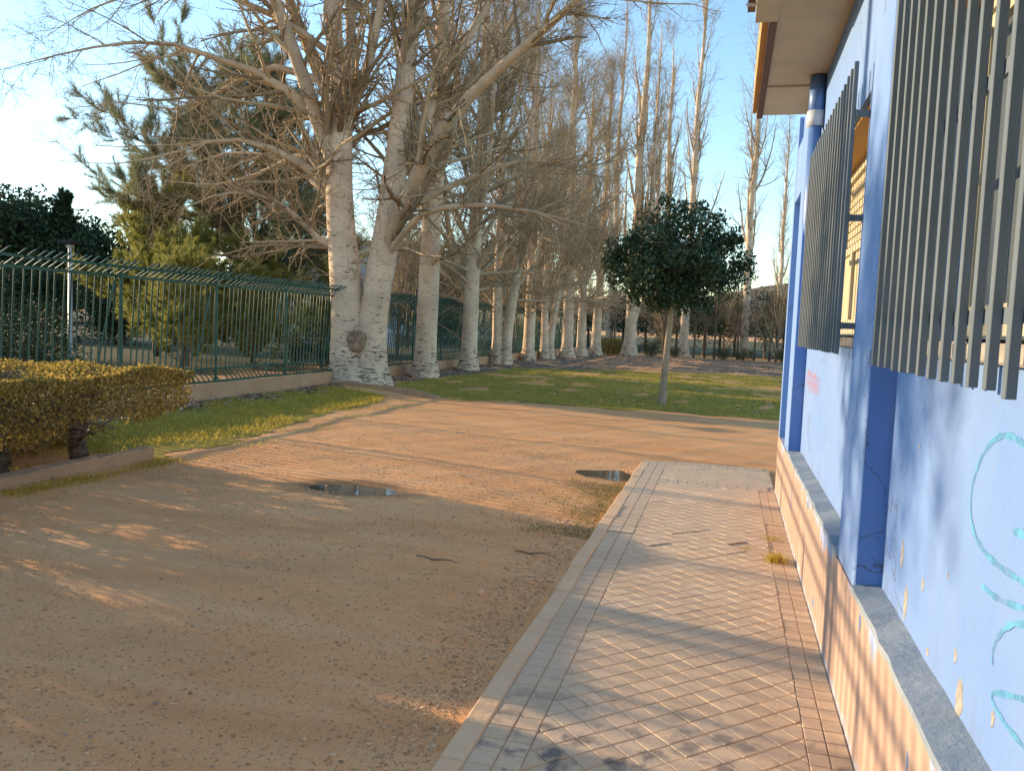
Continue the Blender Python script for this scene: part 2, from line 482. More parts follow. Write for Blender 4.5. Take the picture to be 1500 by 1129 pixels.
PATCH = [(-8.1, 7.0), (-5.72, 7.1), (-5.68, 8.2), (-5.95, 10.2), (-6.2, 12.0), (-6.1, 13.6), (-6.5, 14.8), (-8.1, 15.0)]
LITTER = [(-8.2, 15.9), (-7.5, 16), (-7.1, 20), (-6.8, 27), (-4, 30), (0, 31), (5, 30.5), (12, 29.5), (14, 46), (-8.3, 46)]
sheet('lawn', LAWN, .006, 'lawn', .3, .05)
sheet('grass_verge', PATCH, .006, 'lawn', .16, .05)
sheet('litter_strip', LITTER, .005, 'lawn2', .3, .06)
sheet('far_field', [(-60, 46.5), (40, 46.5), (60, 140), (-90, 140)], .012, 'field', .3 if False else .3, .2) if False else None
ff = MB().add([(-120, 52, .02), (60, 52, .02), (90, 160, .02), (-160, 160, .02)], [(0, 1, 2, 3)]).obj('far_field', 'field'); tag(ff, kind='structure')
of = MB().add([(-60, 6, .015), (-9.2, 6, .015), (-9.2, 51, .015), (-60, 51, .015)], [(0, 1, 2, 3)]).obj('outer_verge', 'field'); tag(of, kind='structure')

def puddle(name, cx, cy, rx, ry, z, lab):
    a = np.linspace(0, 2 * PI, 40, endpoint=False)
    r = 1 + .12 * np.sin(3 * a + cx) + .08 * np.sin(5 * a)
    V = [(cx, cy, z)] + [(cx + rx * k * math.cos(t), cy + ry * k * math.sin(t), z) for t, k in zip(a, r)]
    o = MB().add(V, [(0, i + 1, (i + 1) % 40 + 1) for i in range(40)]).obj(name, 'water')
    tag(o, kind='structure')
puddle('puddle', -3.22, 6.62, .6, .3, -.009, '')
puddle('puddle', -1.15, 8.62, .36, .3, -.037, '')

def quads_from(P, T, N, L, Wd):
    """flat leaf quads: centre P, axis T, side N, length L, width Wd -> V,F (diamond shape)"""
    a = P - T * L[:, None] * .5; b = P + N * Wd[:, None] * .5; c = P + T * L[:, None] * .5; d = P - N * Wd[:, None] * .5
    V = np.stack([a, b, c, d], 1).reshape(-1, 3); n = len(P)
    return V, np.arange(n * 4).reshape(n, 4)
def unit(v): return v / (np.linalg.norm(v, axis=-1, keepdims=True) + 1e-9)
def randunit(n): return unit(rng.normal(size=(n, 3)))
def perp(t):
    r = randunit(len(t)); return unit(np.cross(t, r))

def blades(P, h0, h1, w, lean=.5):
    n = len(P)
    h = rng.uniform(h0, h1, n); a = rng.uniform(0, 2 * PI, n)
    s = np.stack([np.cos(a), np.sin(a), np.zeros(n)], 1)
    ln = rng.normal(0, lean, (n, 2)) * h[:, None]
    tip = P + np.concatenate([ln, h[:, None]], 1)
    mid = P + np.concatenate([ln * .35, h[:, None] * .6], 1)
    V = np.stack([P - s * w, P + s * w, mid + s * w * .7, mid - s * w * .7, tip], 1).reshape(-1, 3)
    b = np.arange(n)[:, None] * 5
    return V, [b + np.array([[0, 1, 2, 3]]), b + np.array([[3, 2, 4]])]
def scatter_poly(n, poly, fade=None):
    poly = np.array(poly); lo, hi = poly.min(0), poly.max(0); out = []
    k = 0
    while k < n:
        p = rng.uniform(lo, hi, (n, 2)); p = p[inside(p, poly)]; out.append(p); k += len(p)
    p = np.concatenate(out)[:n]; return p
def with_z(p, dz=0.): return np.column_stack([p, zg(p[:, 0], p[:, 1]) + dz])
def clumpmask(p, s, thr):
    v = np.sin(p[:, 0] * s + 1.3 * np.sin(p[:, 1] * s * .7)) + np.sin(p[:, 1] * s * 1.3 + 1.7 * np.sin(p[:, 0] * s * .9)) + rng.normal(0, .5, len(p))
    return v > thr
# lawn grass: denser to the front
p = scatter_poly(120000, LAWN); p = p[(rng.random(len(p)) < np.clip(1.35 - (p[:, 1] - 15) / 16, .25, 1)) & (p[:, 0] < 4) & (p[:, 0] > -9)]
p = p[clumpmask(p, 1.6, -1.7)]
V, F = blades(with_z(p), .02, .055, .0035, .6)
tag(link('lawn_grass', npmesh('lawn_grass', V, F, 'grass')), 'short winter grass covering the lawn behind the dirt yard', 'grass', kind='stuff')
p = scatter_poly(42000, PATCH); p = p[clumpmask(p, 2.6, -.8)]
edge = np.clip((-5.75 - p[:, 0]) / .5, .15, 1); p = p[rng.random(len(p)) < edge]
V, F = blades(with_z(p), .02, .06, .0035, .6)
tag(link('verge_grass', npmesh('verge_grass', V, F, 'grass')), 'bright sunlit grass patch between the fence and the dirt', 'grass', kind='stuff')
# thin grass straggling out on to the dirt and along kerbs
q = []
a = scatter_poly(5000, [(-6.3, 7.0), (-5.2, 6.9), (-5.2, 8.5), (-5.4, 11), (-5.3, 14.2), (-6.5, 14.9)]); q.append(a[clumpmask(a, 3.1, .9)])
b = np.column_stack([rng.normal(-5.52, .09, 5000), rng.uniform(3.5, 7.2, 5000)]); q.append(b[clumpmask(b, 3.5, -.6)])
c = np.column_stack([rng.uniform(-8, 3, 6000), rng.normal(15.4, .14, 6000)]); q.append(c[clumpmask(c, 2.5, 0)])
p = np.concatenate(q)
V, F = blades(with_z(p), .012, .045, .003, .7)
tag(link('straggling_grass', npmesh('straggling_grass', V, F, 'grass')), 'thin straggling grass at the edges of the dirt yard', 'grass', kind='stuff')
# dry yellow turf by the paving kerb
a = np.column_stack([-.93 - np.abs(rng.normal(0, .34, 5000)), rng.uniform(5.9, 8.3, 5000)]); a = a[clumpmask(a, 5., -.3)]
V, F = blades(with_z(a), .008, .03, .0025, .9)
tag(link('dry_turf', npmesh('dry_turf', V, F, 'drygrass')), 'dry yellow turf along the paving kerb by the small puddle', 'dry grass', kind='stuff')

# gravel
def stones(P, s):
    n = len(P)
    O = np.array([[1, 0, 0], [0, 1, 0], [-1, 0, 0], [0, -1, 0], [0, 0, 1], [0, 0, -1]], float)
    a = rng.uniform(0, 2 * PI, n); ca, sa = np.cos(a), np.sin(a)
    k = np.stack([s * rng.uniform(.7, 1.4, n), s * rng.uniform(.6, 1., n), s * rng.uniform(.35, .7, n)], 1)
    V = O[None] * k[:, None] * rng.uniform(.75, 1.2, (n, 6, 1))
    X = V[:, :, 0] * ca[:, None] - V[:, :, 1] * sa[:, None]; Y = V[:, :, 0] * sa[:, None] + V[:, :, 1] * ca[:, None]
    V = np.stack([X, Y, V[:, :, 2]], 2) + P[:, None]
    T = np.array([[0, 1, 4], [1, 2, 4], [2, 3, 4], [3, 0, 4], [1, 0, 5], [2, 1, 5], [3, 2, 5], [0, 3, 5]])
    return V.reshape(-1, 3), (np.arange(n)[:, None, None] * 6 + T[None]).reshape(-1, 3)
n = 60000
yy = 1.6 + 9.5 * rng.random(n) ** 1.7
xx = rng.uniform(-7.5, -.93, n)
pp = np.column_stack([xx, yy]); keep = clumpmask(pp, 1.9, -1.2) & (xx > -1.3 * yy - .6) & ~((xx < -5.3)) & (np.hypot((xx + 3.22) / .45, (yy - 6.62) / .24) > 1)
pp = pp[keep]
k2 = np.column_stack([-.96 - np.abs(rng.normal(0, .22, 5000)), rng.uniform(1.6, 6.5, 5000)])
pp = np.concatenate([pp, k2])
s = rng.uniform(.0028, .008, len(pp)) * (1 + .9 * (rng.random(len(pp)) < .06)); s[-700:] *= 2.2; s[:900] *= 1.7
V, F = stones(with_z(pp, .001), s)
tag(link('gravel', npmesh('gravel', V, F, 'pebble')), 'loose gravel stones scattered over the dirt yard', 'gravel', kind='stuff')

# fallen leaves
def leaves(P, s0, s1, flat=.35):
    n = len(P); a = rng.uniform(0, 2 * PI, n)
    T = unit(np.stack([np.cos(a), np.sin(a), rng.normal(0, flat, n)], 1)); N = unit(np.cross(T, unit(np.stack([rng.normal(0, flat, n), rng.normal(0, flat, n), np.ones(n)], 1))))
    return quads_from(P, T, N, rng.uniform(s0, s1, n), rng.uniform(s0, s1, n) * .75)
a = np.column_stack([-8.22 + np.abs(rng.normal(0, .33, 9000)), 7.5 + 38 * rng.random(9000) ** 1.2])
a[:, 0] = np.minimum(a[:, 0], -7.0)
b = scatter_poly(9000, LITTER); b = b[(b[:, 0] < 5)]
b = b[clumpmask(b, 1.1, -.7)]
c = scatter_poly(700, [(-8, 16), (4, 16), (4, 30), (-7.5, 30)])
e_ = np.column_stack([rng.uniform(-5.5, -.95, 150), 2 + 12 * rng.random(150)]); e_ = e_[np.hypot((e_[:, 0] + 3.2) / .5, (e_[:, 1] - 6.6) / .3) > 1]
P = np.concatenate([with_z(a, .015), with_z(b, .02), with_z(c, .02)])
Vs_, Fs_ = leaves(with_z(e_, .006), .015, .035, .2)
tag(link('leaf_scraps', npmesh('leaf_scraps', Vs_, Fs_, 'litter')), 'small dry leaf scraps scattered over the dirt yard', 'fallen leaves', kind='stuff')
V, F = leaves(P, .045, .10)
tag(link('fallen_leaves', npmesh('fallen_leaves', V, F, 'litter')), 'brown fallen leaves along the fence foot and under the far poplars', 'fallen leaves', kind='stuff')

# twigs lying on the dirt
for (x, y, a, L, lab) in [(-1.75, 4.86, -.10, .30, 'thin dark twig lying on the dirt, the farther of two near the kerb'), (-1.22, 5.33, .05, .26, 'short dark twig lying on the dirt beside the paving kerb')]:
    pts = []
    for i in range(6):
        t = (i / 5 - .5) * L
        pts.append((x + t * math.cos(a), y + t * math.sin(a) + .012 * math.sin(i * 2.1), float(zg(x, y)) + .012 + .004 * math.cos(i * 1.7)))
    o = MB().tube(pts, [.004, .006, .006, .005, .004, .002], 6).obj('fallen_twig', 'twigdark'); tag(o, lab, 'twig', 'twigs on the dirt')

# ------------------------------------------------------------------ pavement
pav = empty('pavement', (0, 0, 0)); tag(pav, kind='structure')
XK0, XK1, XB1, XR0, XW, YN, YF = -.91, -.812, -.617, .372, .53, .9, 9.66
MB().box(XK0 + .01, XW, YN, YF - .02, -.12, -.0055).obj('bedding', 'sand', pav)
PAD, GAP, BEV = .0958, .003, .0022
def clip_poly(poly, lo, hi):
    for ax in (0, 1):
        for sgn, lim in ((1, lo[ax]), (-1, hi[ax])):
            out = []
            for i in range(len(poly)):
                a, b = poly[i], poly[(i + 1) % len(poly)]
                da, db = sgn * (a[ax] - lim), sgn * (b[ax] - lim)
                if da >= 0: out.append(a)
                if (da >= 0) != (db >= 0):
                    t = da / (da - db); out.append((a[0] + (b[0] - a[0]) * t, a[1] + (b[1] - a[1]) * t))
            poly = out
            if len(poly) < 3: return []
    return poly
def area(p): return .5 * sum(p[i][0] * p[(i + 1) % len(p)][1] - p[(i + 1) % len(p)][0] * p[i][1] for i in range(len(p)))
def pad_mesh(mb, poly, cx, cy):
    n = len(poly)
    mx = sum(p[0] for p in poly) / n; my = sum(p[1] for p in poly) / n
    def ins(d):
        r = []
        for x, y in poly:
            L = math.hypot(x - mx, y - my) + 1e-6; k = max(.2, 1 - d * 1.35 / L); r.append((mx + (x - mx) * k - cx, my + (y - my) * k - cy))
        return r
    top, bot = ins(GAP + BEV), ins(GAP * .6)
    mb.add([(*q, 0) for q in top] + [(*q, -.005) for q in bot], [list(range(n))] + [[n + i, n + (i + 1) % n, (i + 1) % n, i] for i in range(n)])
def place_tile(mesh_or_mb, cx, cy, mat='paver'):
    me = mesh_or_mb if isinstance(mesh_or_mb, bpy.types.Mesh) else mesh_or_mb.mesh('paver', mat)
    o = link('paver', me, pav, (cx, cy, random.gauss(0, .0009)))
    o.rotation_euler = (random.gauss(0, .004), random.gauss(0, .004), random.gauss(0, .004))
    if 5.8 < cy < 6.4: o.rotation_euler[0] += random.gauss(0, .012); o.location.z += random.gauss(0, .003)
    return o
# diagonal field (20 cm tiles of four pads)
STP = PAD * 2
U0, D0 = 2.976 / math.sqrt(2), 2.585 / math.sqrt(2)
full = None
ntile = 0
BY0, BY1 = 8.28, 8.47
fields = [((XB1, YN), (XR0, BY0)), ((XB1, BY1), (XW - .004, YF - .2))]
for lo, hi in fields:
    for i in range(-30, 40):
        for j in range(-10, 70):
            u0 = U0 + (i - 8) * STP; d0 = D0 + (j - 8) * STP
            cu, cd = u0 + STP / 2, d0 + STP / 2
            cx, cy = (cd - cu) / math.sqrt(2), (cd + cu) / math.sqrt(2)
            if not (lo[0] - .2 < cx < hi[0] + .2 and lo[1] - .2 < cy < hi[1] + .2): continue
            mb = MB(); cnt = 0; whole = True
            for a in (0, 1):
                for b in (0, 1):
                    cs = []
                    for du, dd in ((0, 0), (0, 1), (1, 1), (1, 0)):
                        u = u0 + (a + du) * PAD; d = d0 + (b + dd) * PAD
                        cs.append(((d - u) / math.sqrt(2), (d + u) / math.sqrt(2)))
                    if area(cs) < 0: cs = cs[::-1]
                    A0 = area(cs); cs = clip_poly(cs, lo, hi)
                    if len(cs) < 3 or area(cs) < .00035: whole = False; continue
                    if area(cs) < A0 * .999: whole = False
                    pad_mesh(mb, cs, cx, cy); cnt += 1
            if not cnt: continue
            if whole:
                if full is None: full = mb.mesh('paver', 'paver')
                place_tile(full, cx, cy)
            else: place_tile(mb, cx, cy)
            ntile += 1
def straight_mesh(w, l, nx_, ny_):
    mb = MB()
    for a in range(nx_):
        for b in range(ny_):
            x0, x1 = -w / 2 + w * a / nx_, -w / 2 + w * (a + 1) / nx_; y0, y1 = -l / 2 + l * b / ny_, -l / 2 + l * (b + 1) / ny_
            pad_mesh(mb, [(x0, y0), (x1, y0), (x1, y1), (x0, y1)], 0, 0)
    return mb.mesh('paver', 'paver')
bm_ = straight_mesh(XB1 - XK1, STP, 2, 2)
y = YN
while y + STP < YF - .05: place_tile(bm_, (XK1 + XB1) / 2, y + STP / 2); y += STP
rm_ = straight_mesh(XW - XR0 - .004, STP, 2, 2)
y = YN
while y + STP < BY0:
    if not (6.05 < y < 6.75): place_tile(rm_, (XR0 + XW) / 2 - .002, y + STP / 2)
    y += STP
cm_ = straight_mesh(.0985, BY1 - BY0, 1, 2)
x = XB1
while x + .0985 < XW: place_tile(cm_, x + .049, (BY0 + BY1) / 2); x += .0985
fm_ = straight_mesh(.0985, .19, 1, 2)
x = XB1
while x + .0985 < XW: place_tile(fm_, x + .049, YF - .1); x += .0985
# keep the 300 nearest pavers as parts, join the far rest
tl = sorted([o for o in pav.children if o.name.split('.')[0] == 'paver'], key=lambda o: o.location.y)
rest = MB()
for o in tl[300:]:
    mt = Matrix.LocRotScale(o.location, o.rotation_euler, None)
    rest.add([mt @ v.co for v in o.data.vertices], [list(p_.vertices) for p_ in o.data.polygons])
    bpy.data.objects.remove(o)
if rest.v: tag(rest.obj('far_pavers', 'paver', pav), kind='stuff')
# outer kerb stones, half a metre each
kb = MB().box(-.049, .049, -.242, .242, -.16, .004, .008).mesh('kerb_stone', 'kerbc')
y = 2.63 - 4 * .487
k = 0
while y < 9.2:
    o = link('kerb_stone', kb, pav, ((XK0 + XK1) / 2 + random.gauss(0, .003), y + .2435, random.gauss(-.001, .003)))
    o.rotation_euler = (random.gauss(0, .004), random.gauss(0, .01), random.gauss(0, .006)); y += .487
# weeds in the paving
def tuft(name, cx, cy, n, sp, h0, h1, lab):
    p = np.column_stack([rng.normal(cx, sp, n), rng.normal(cy, sp * 1.2, n), np.full(n, -.004)])
    V, F = blades(p, h0, h1, .0022, .8)
    tag(link(name, npmesh(name, V, F, 'grass')), lab, 'weeds', kind='stuff')
tuft('grass_tuft', .40, 5.72, 260, .035, .03, .075, 'largest green grass tuft growing at the paving edge by the blue wall')
tuft('weed_patch', .40, 6.35, 120, .04, .006, .02, 'low sparse weeds in bare soil at the paving edge beyond the grass tuft')
tuft('weed_patch', .20, 5.95, 110, .05, .005, .016, 'flat weeds in the broken paving joint left of the grass tuft')

# ------------------------------------------------------------------ kerbs and fence wall
def roughbox(mb, x0, x1, y0, y1, z0, z1, step=.25, amp=.006):
    n = max(2, int((y1 - y0) / step))
    ys = np.linspace(y0, y1, n + 1)
    prof = [(x0, z0), (x0, z1 - .012), (x0 + .012, z1), (x1 - .012, z1), (x1, z1 - .012), (x1, z0)]
    V = []
    for yv in ys:
        for (px_, pz_) in prof: V.append((px_ + random.gauss(0, amp * .6), yv, pz_ + (random.gauss(0, amp) if pz_ > z0 else 0)))
    k = len(prof); F = []
    for i in range(n):
        for j in range(k - 1): F.append((i * k + j, (i + 1) * k + j, (i + 1) * k + j + 1, i * k + j + 1))
    F.append(tuple(range(k))); F.append(tuple(reversed(range(n * k, n * k + k))))
    mb.add(V, F)
mb = MB(); roughbox(mb, -5.86, -5.70, -6, 7.06, -.1, .125)
tag(mb.obj('hedge_kerb', 'concrete'), 'tan concrete kerb edging the bed of the clipped hedge', 'kerb', kind='structure')
mb = MB()
pts = [(-8.1, 15.72), (-7.0, 15.66), (-6.2, 15.5), (-5.55, 15.18)]
for i in range(3):
    a, b = Vector((*pts[i], 0)), Vector((*pts[i + 1], 0)); d = (b - a).normalized(); nn = Vector((-d.y, d.x, 0)) * .07
    h0, h1 = [.17, .15, .11, .03][i], [.17, .15, .11, .03][i + 1]
    mb.add([a - nn + Vector((0, 0, -.1)), b - nn + Vector((0, 0, -.1)), b + nn + Vector((0, 0, -.1)), a + nn + Vector((0, 0, -.1)), a - nn + Vector((0, 0, h0)), b - nn + Vector((0, 0, h1)), b + nn + Vector((0, 0, h1)), a + nn + Vector((0, 0, h0))],
           [(0, 3, 2, 1), (4, 5, 6, 7), (0, 1, 5, 4), (1, 2, 6, 5), (2, 3, 7, 6), (3, 0, 4, 7)])
tag(mb.obj('lawn_kerb', 'concrete'), 'low tan kerb at the lawn edge below the double poplar', 'kerb', kind='structure')
FX = -8.28
mb = MB(); roughbox(mb, FX - .30, FX + .04, -4, 46, -.15, .365, .3, .005)
tag(mb.obj('fence_base_wall', 'concrete'), 'low tan concrete wall carrying the green fence', 'wall')

# ------------------------------------------------------------------ green fence
fence = empty('green_fence', (FX, 8, 0)); tag(fence, 'long green metal fence of bent bars on the low concrete wall', 'fence')
SP = .1285
prof = [(-.02, .385), (-.20, .585), (-.115, 2.0), (-.10, 2.025), (.20, 2.20), (.225, 2.215)]
def barmesh():
    mb = MB(); mb.tube([(a, 0, b) for a, b in prof], 0.0125, 6); return mb.mesh('bar', 'green', True)
bme = barmesh()
y = -3.9; far = MB(); nb = 0
while y < 45.9:
    if abs(y % 2.2 - 1.05) > .03:
        if y >= 7.2 and nb < 296:
            o = link('bar', bme, fence, (random.gauss(0, .002), y - 8, random.gauss(0, .003))); o.rotation_euler = (random.gauss(0, .003), random.gauss(0, .004), 0); nb += 1
        else: far.tube([(a, y - 8, b) for a, b in prof], .0125, 5)
    y += SP
if far.v: tag(far.obj('bar_run', 'green', fence), kind='stuff')
for nm, px_, pz_ in (('top_rail', -.112, 2.0), ('tip_rail', .06, 2.125), ('lower_rail', -.2, .585), ('bottom_rail', -.01, .39)):
    MB().box(px_ - .014, px_ + .014, -11.9, 37.9, pz_ - .018, pz_ + .018).obj(nm, 'green', fence)
pm = MB().box(-.02, .02, -.02, .02, .3, 2.06, .003)
pmm = pm.mesh('post', 'green')
bm2 = MB().tube([(-.30, -.28, .3), (-.12, -.02, 2.0)], .016, 6).mesh('brace', 'green')
y = 9.62 - 2.2 * 6
while y < 46:
    link('post', pmm, fence, (-.045, y - 8, 0)); 
    if y > 5: link('brace', bm2, fence, (0, y - 8, 0))
    y += 2.2

# ------------------------------------------------------------------ school building
bld = empty('school_building', (.53, 8.3, 0))
tag(bld, 'light blue school building with peach plinth, barred windows and beige eaves', 'building')
BO = Vector((.53, 8.3, 0))
def bpart(name, mat, boxes, parent=None, bev=0.):
    mb = MB()
    for b in boxes: mb.box(*b, bev)
    mb.v = [(v[0] - BO.x, v[1] - BO.y, v[2]) for v in mb.v]
    o = mb.obj(name, mat, bld if parent is None else parent); return o
XP, XRc, XG, XIN = .53, .63, .455, .74
Y0 = -4.0
W1 = (.55, 2.92); W2 = (3.86, 6.15)
ZS, ZL = 1.50, 2.62
Z_LEDGE = .585
bpart('plinth', 'plinth', [(XP, 1.6, Y0, 8.35, -.15, Z_LEDGE - .03)])
# sloped ledge in slightly broken lengths
def ledge(y0, y1):
    mb = MB(); n = max(2, int((y1 - y0) / .12)); V = []
    for i in range(n + 1):
        yv = y0 + (y1 - y0) * i / n
        e = random.gauss(0, .004)
        for (a, b) in ((XP - .004 + e, Z_LEDGE - .028), (XP - .002 + e, Z_LEDGE - .006 + random.gauss(0, .003)), (XRc + .004, Z_LEDGE + .004 + random.gauss(0, .002)), (XRc + .004, Z_LEDGE - .028)): V.append((a - BO.x, yv - BO.y, b))
    F = []
    for i in range(n):
        for j in range(3): F.append((i * 4 + j, (i + 1) * 4 + j, (i + 1) * 4 + j + 1, i * 4 + j + 1))
    F += [(0, 1, 2, 3), (n * 4 + 3, n * 4 + 2, n * 4 + 1, n * 4)]
    mb.add(V, F); return mb.obj('ledge', 'ledge', bld)
ledge(Y0, 3.36); ledge(3.84, 7.08)
bpart('lower_panel', 'panel', [(XRc, 1.0, Y0, 3.36, Z_LEDGE - .02, ZS)])
bpart('lower_panel', 'panel', [(XRc, 1.0, 3.84, 7.08, Z_LEDGE - .02, ZS)])
# pilaster blocks; shade on the recess end faces is painted as deeper blue
bpart('pilaster', 'wall', [(XP + .002, 1.0, 3.362, 3.838, Z_LEDGE - .025, 3.3)], None, .007)
bpart('pilaster', 'wall', [(XP + .002, 1.0, 7.082, 7.5, Z_LEDGE - .025, 3.3)], None, .007)
bpart('pilaster', 'wall', [(XP + .002, 1.6, 8.2, 8.348, -.1, 3.6)])
bpart('reveal_shade_face', 'blue', [(XP + .006, XRc + .002, 3.356, 3.361, Z_LEDGE + .004, 2.6)])
bpart('reveal_shade_face', 'blue', [(XP + .006, XRc + .002, 7.076, 7.081, Z_LEDGE + .004, 2.6)])
bpart('doorway_recess', 'panel', [(XRc, 1.0, 7.5, 8.2, .26, 2.8)])
bpart('door_step', 'plinth', [(XP + .012, 1.0, 7.502, 8.198, -.1, .258)])
for b_ in [(XP + .004, 1.0, Y0, 3.36, ZL, 3.3), (XP + .004, 1.0, 3.84, 7.08, ZL, 3.3), (XP + .004, 1.0, 7.5, 8.2, 2.8, 3.3)]: bpart('lintel_wall', 'wall', [b_])
for b_ in [(XRc - .004, 1.0, W1[1], 3.36, ZS, ZL), (XRc - .004, 1.0, Y0, W1[0], ZS, ZL), (XRc - .004, 1.0, 3.84, W2[0], ZS, ZL), (XRc - .004, 1.0, W2[1], 7.08, ZS, ZL)]: bpart('jamb_wall', 'wall', [b_])
bpart('lintel_soffit', 'orange', [(XP + .03, .98, W2[0] - .02, W2[1] + .25, ZL - .012, ZL - .002)])
bpart('lintel_soffit', 'orange', [(XP + .03, .98, W1[0], W1[1], ZL - .012, ZL - .002)])
for b_ in [(XP + .04, 4, Y0, 8.34, 3.3, 3.9), (1.0, 4.0, Y0, 8.34, -.1, 3.3)]: bpart('upper_wall', 'wall', [b_])
def window(y0, y1, shutter):
    w = bpart('window', 'cream', [(XIN - .03, XIN + .05, y0, y0 + .05, ZS + .06, ZL - .012), (XIN - .03, XIN + .05, y1 - .05, y1, ZS + .06, ZL - .012),
                                  (XIN - .03, XIN + .05, y0 + .05, y1 - .05, ZS + .06, ZS + .11), (XIN - .03, XIN + .05, y0 + .05, y1 - .05, ZL - .07, ZL - .012)], None)
    n = 4
    L = (y1 - y0 - .1) / n
    for i in range(n):
        a, b = y0 + .05 + i * L, y0 + .05 + (i + 1) * L
        top = ZL - .07 - (.42 if shutter else .0)
        bpart('sash', 'cream', [(XIN - .018, XIN + .03, a + .003, a + .045, ZS + .112, top), (XIN - .018, XIN + .03, b - .045, b - .003, ZS + .112, top),
                                (XIN - .018, XIN + .03, a + .045, b - .045, ZS + .112, ZS + .16), (XIN - .018, XIN + .03, a + .045, b - .045, top - .045, top)], w)
        bpart('pane', 'shutter' if shutter else 'glass', [(XIN + .0, XIN + .012, a + .04, b - .04, ZS + .15, top - .04)], w)
    if shutter:
        z = ZL - .075
        while z > ZL - .07 - .41:
            bpart('shutter_slat', 'shutter', [(XIN - .012, XIN + .01, y0 + .052, y1 - .052, z - .048, z - .003)], w, .004); z -= .051
    else:
        for i in range(8):
            a = y0 + .1 + i * (y1 - y0 - .2) / 8
            bpart('blind', 'cream', [(XIN + .055, XIN + .06, a + .02, a + (y1 - y0 - .2) / 8 - .05, ZS + .16, ZL - .1)], w)
    bpart('sill', 'patch', [(XRc - .05, XIN - .03, y0 - .03, y1 + .03, ZS + .002, ZS + .05)], w, .006)
    bpart('backing', 'cream', [(XIN + .1, XIN + .12, y0, y1, ZS, ZL)], w)
window(W2[0], W2[1], True)
window(W1[0], W1[1], False)
def grille(y0, n, z0, z1, lab):
    sp = .109
    gr = bpart('window_grille', 'bar', [(XG + .019, XG + .027, y0 - .01, y0 + sp * (n - 1) + .03, z, z + .03) for z in (1.585, 2.055, 2.5)])
    gr['label'] = lab
    mb = MB().box(0, .0185, 0, .021, z0, z1, .0015); me = mb.mesh('bar', 'bar')
    for i in range(n):
        o = link('bar', me, gr, (XG - BO.x, y0 + i * sp - BO.y, random.gauss(0, .002)))
        o.rotation_euler = (random.gauss(0, .0015), 0, 0)
    for yv in (y0 + .004, y0 + sp * (n - 1) + .004):
        for z in (1.585, 2.055, 2.5):
            bpart('bracket', 'bar', [(XG + .0275, XRc + .02, yv, yv + .012, z + .001, z + .029)], gr)
grille(2.835 - .109 * 20, 21, 1.462, 2.75, 'near window grille of square grey bars')
grille(3.815, 19, 1.475, 2.735, 'far window grille of square grey bars')
# eaves
bpart('soffit', 'soffit', [(.16, 1.2, Y0, 6.1, 3.30, 3.36), (.16, 1.2, 6.102, 6.85, 3.285, 3.36)])
bpart('fascia', 'brown', [(.112, .158, 4.78, 6.86, 3.262, 3.46)])
bpart('roof_edge', 'orange', [(.078, .11, 4.78, 6.84, 3.30, 3.625)])
bpart('roof_deck', 'soffit', [(.112, .7, 4.783, 6.837, 3.47, 3.62)])
nb_ = bpart('eave_box', 'soffit', [(.04, .158, Y0, 4.775, 3.262, 3.52)])
bpart('gutter', 'brown', [(-.005, .036, Y0, 4.72, 3.30, 3.42)])
bpart('gutter_clip', 'grey', [(-.012, .05, 4.58, 4.60, 3.285, 3.298)])
bpart('roof', 'brown', [(.04, 4.2, Y0, 4.775, 3.53, 3.75), (.12, 4.2, 4.78, 6.9, 3.63, 3.75), (.5, 4.2, 6.9, 8.4, 3.91, 4.0)])
dp = MB()
PX, PY = -.048, -2.4
dp.tube([(PX, PY, 3.29), (PX, PY, 3.0)], .052, 14).tube([(PX, PY, 2.98), (PX, PY, 2.3), (PX + .03, PY, 2.2), (PX + .1, PY, 2.15)], .043, 12)
dp.obj('downpipe', 'pipe', bld, True)
MB().tube([(PX, PY, 3.06), (PX, PY, 2.96)], .059, 14).obj('pipe_collar', 'white', bld, True)
# peeled paint and cracks
def blob(yc, zc, w, h, x, mat='patch', name='peeled_patch', seed=0):
    r = random.Random(seed + int(yc * 100)); n = 14; V = []
    for i in range(n):
        a = 2 * PI * i / n; k = r.uniform(.6, 1.15)
        V.append((0, w * k * math.cos(a), h * k * math.sin(a)))
    mb = MB().add([(.0012, v[1] * 1.03, v[2] * 1.03) for v in V] + V, [tuple(range(2 * n - 1, n - 1, -1))] + [(i, (i + 1) % n, n + (i + 1) % n, n + i) for i in range(n)])
    return mb.obj(name, mat, bld, False, (x - BO.x, yc - BO.y, zc))
for i, (yc, zc, w, h) in enumerate([(3.03, .80, .022, .05), (2.93, .665, .03, .06), (2.72, .79, .016, .026), (2.32, .72, .012, .02), (2.26, .625, .035, .055), (2.0, .70, .012, .02), (2.9, 1.2, .008, .012), (2.45, .9, .006, .01), (1.9, .6, .03, .03), (2.6, .62, .02, .012)]):
    blob(yc, zc, w, h, XRc - .0012, seed=i)
for i, (yc, zc, w, h) in enumerate([(3.15, .50, .02, .04), (2.3, .42, .012, .03), (4.6, .1, .05, .03), (6.4, .3, .03, .09), (5.2, .52, .05, .03)]):
    blob(yc, zc, w, h, XP - .0012, 'panel', seed=50 + i)
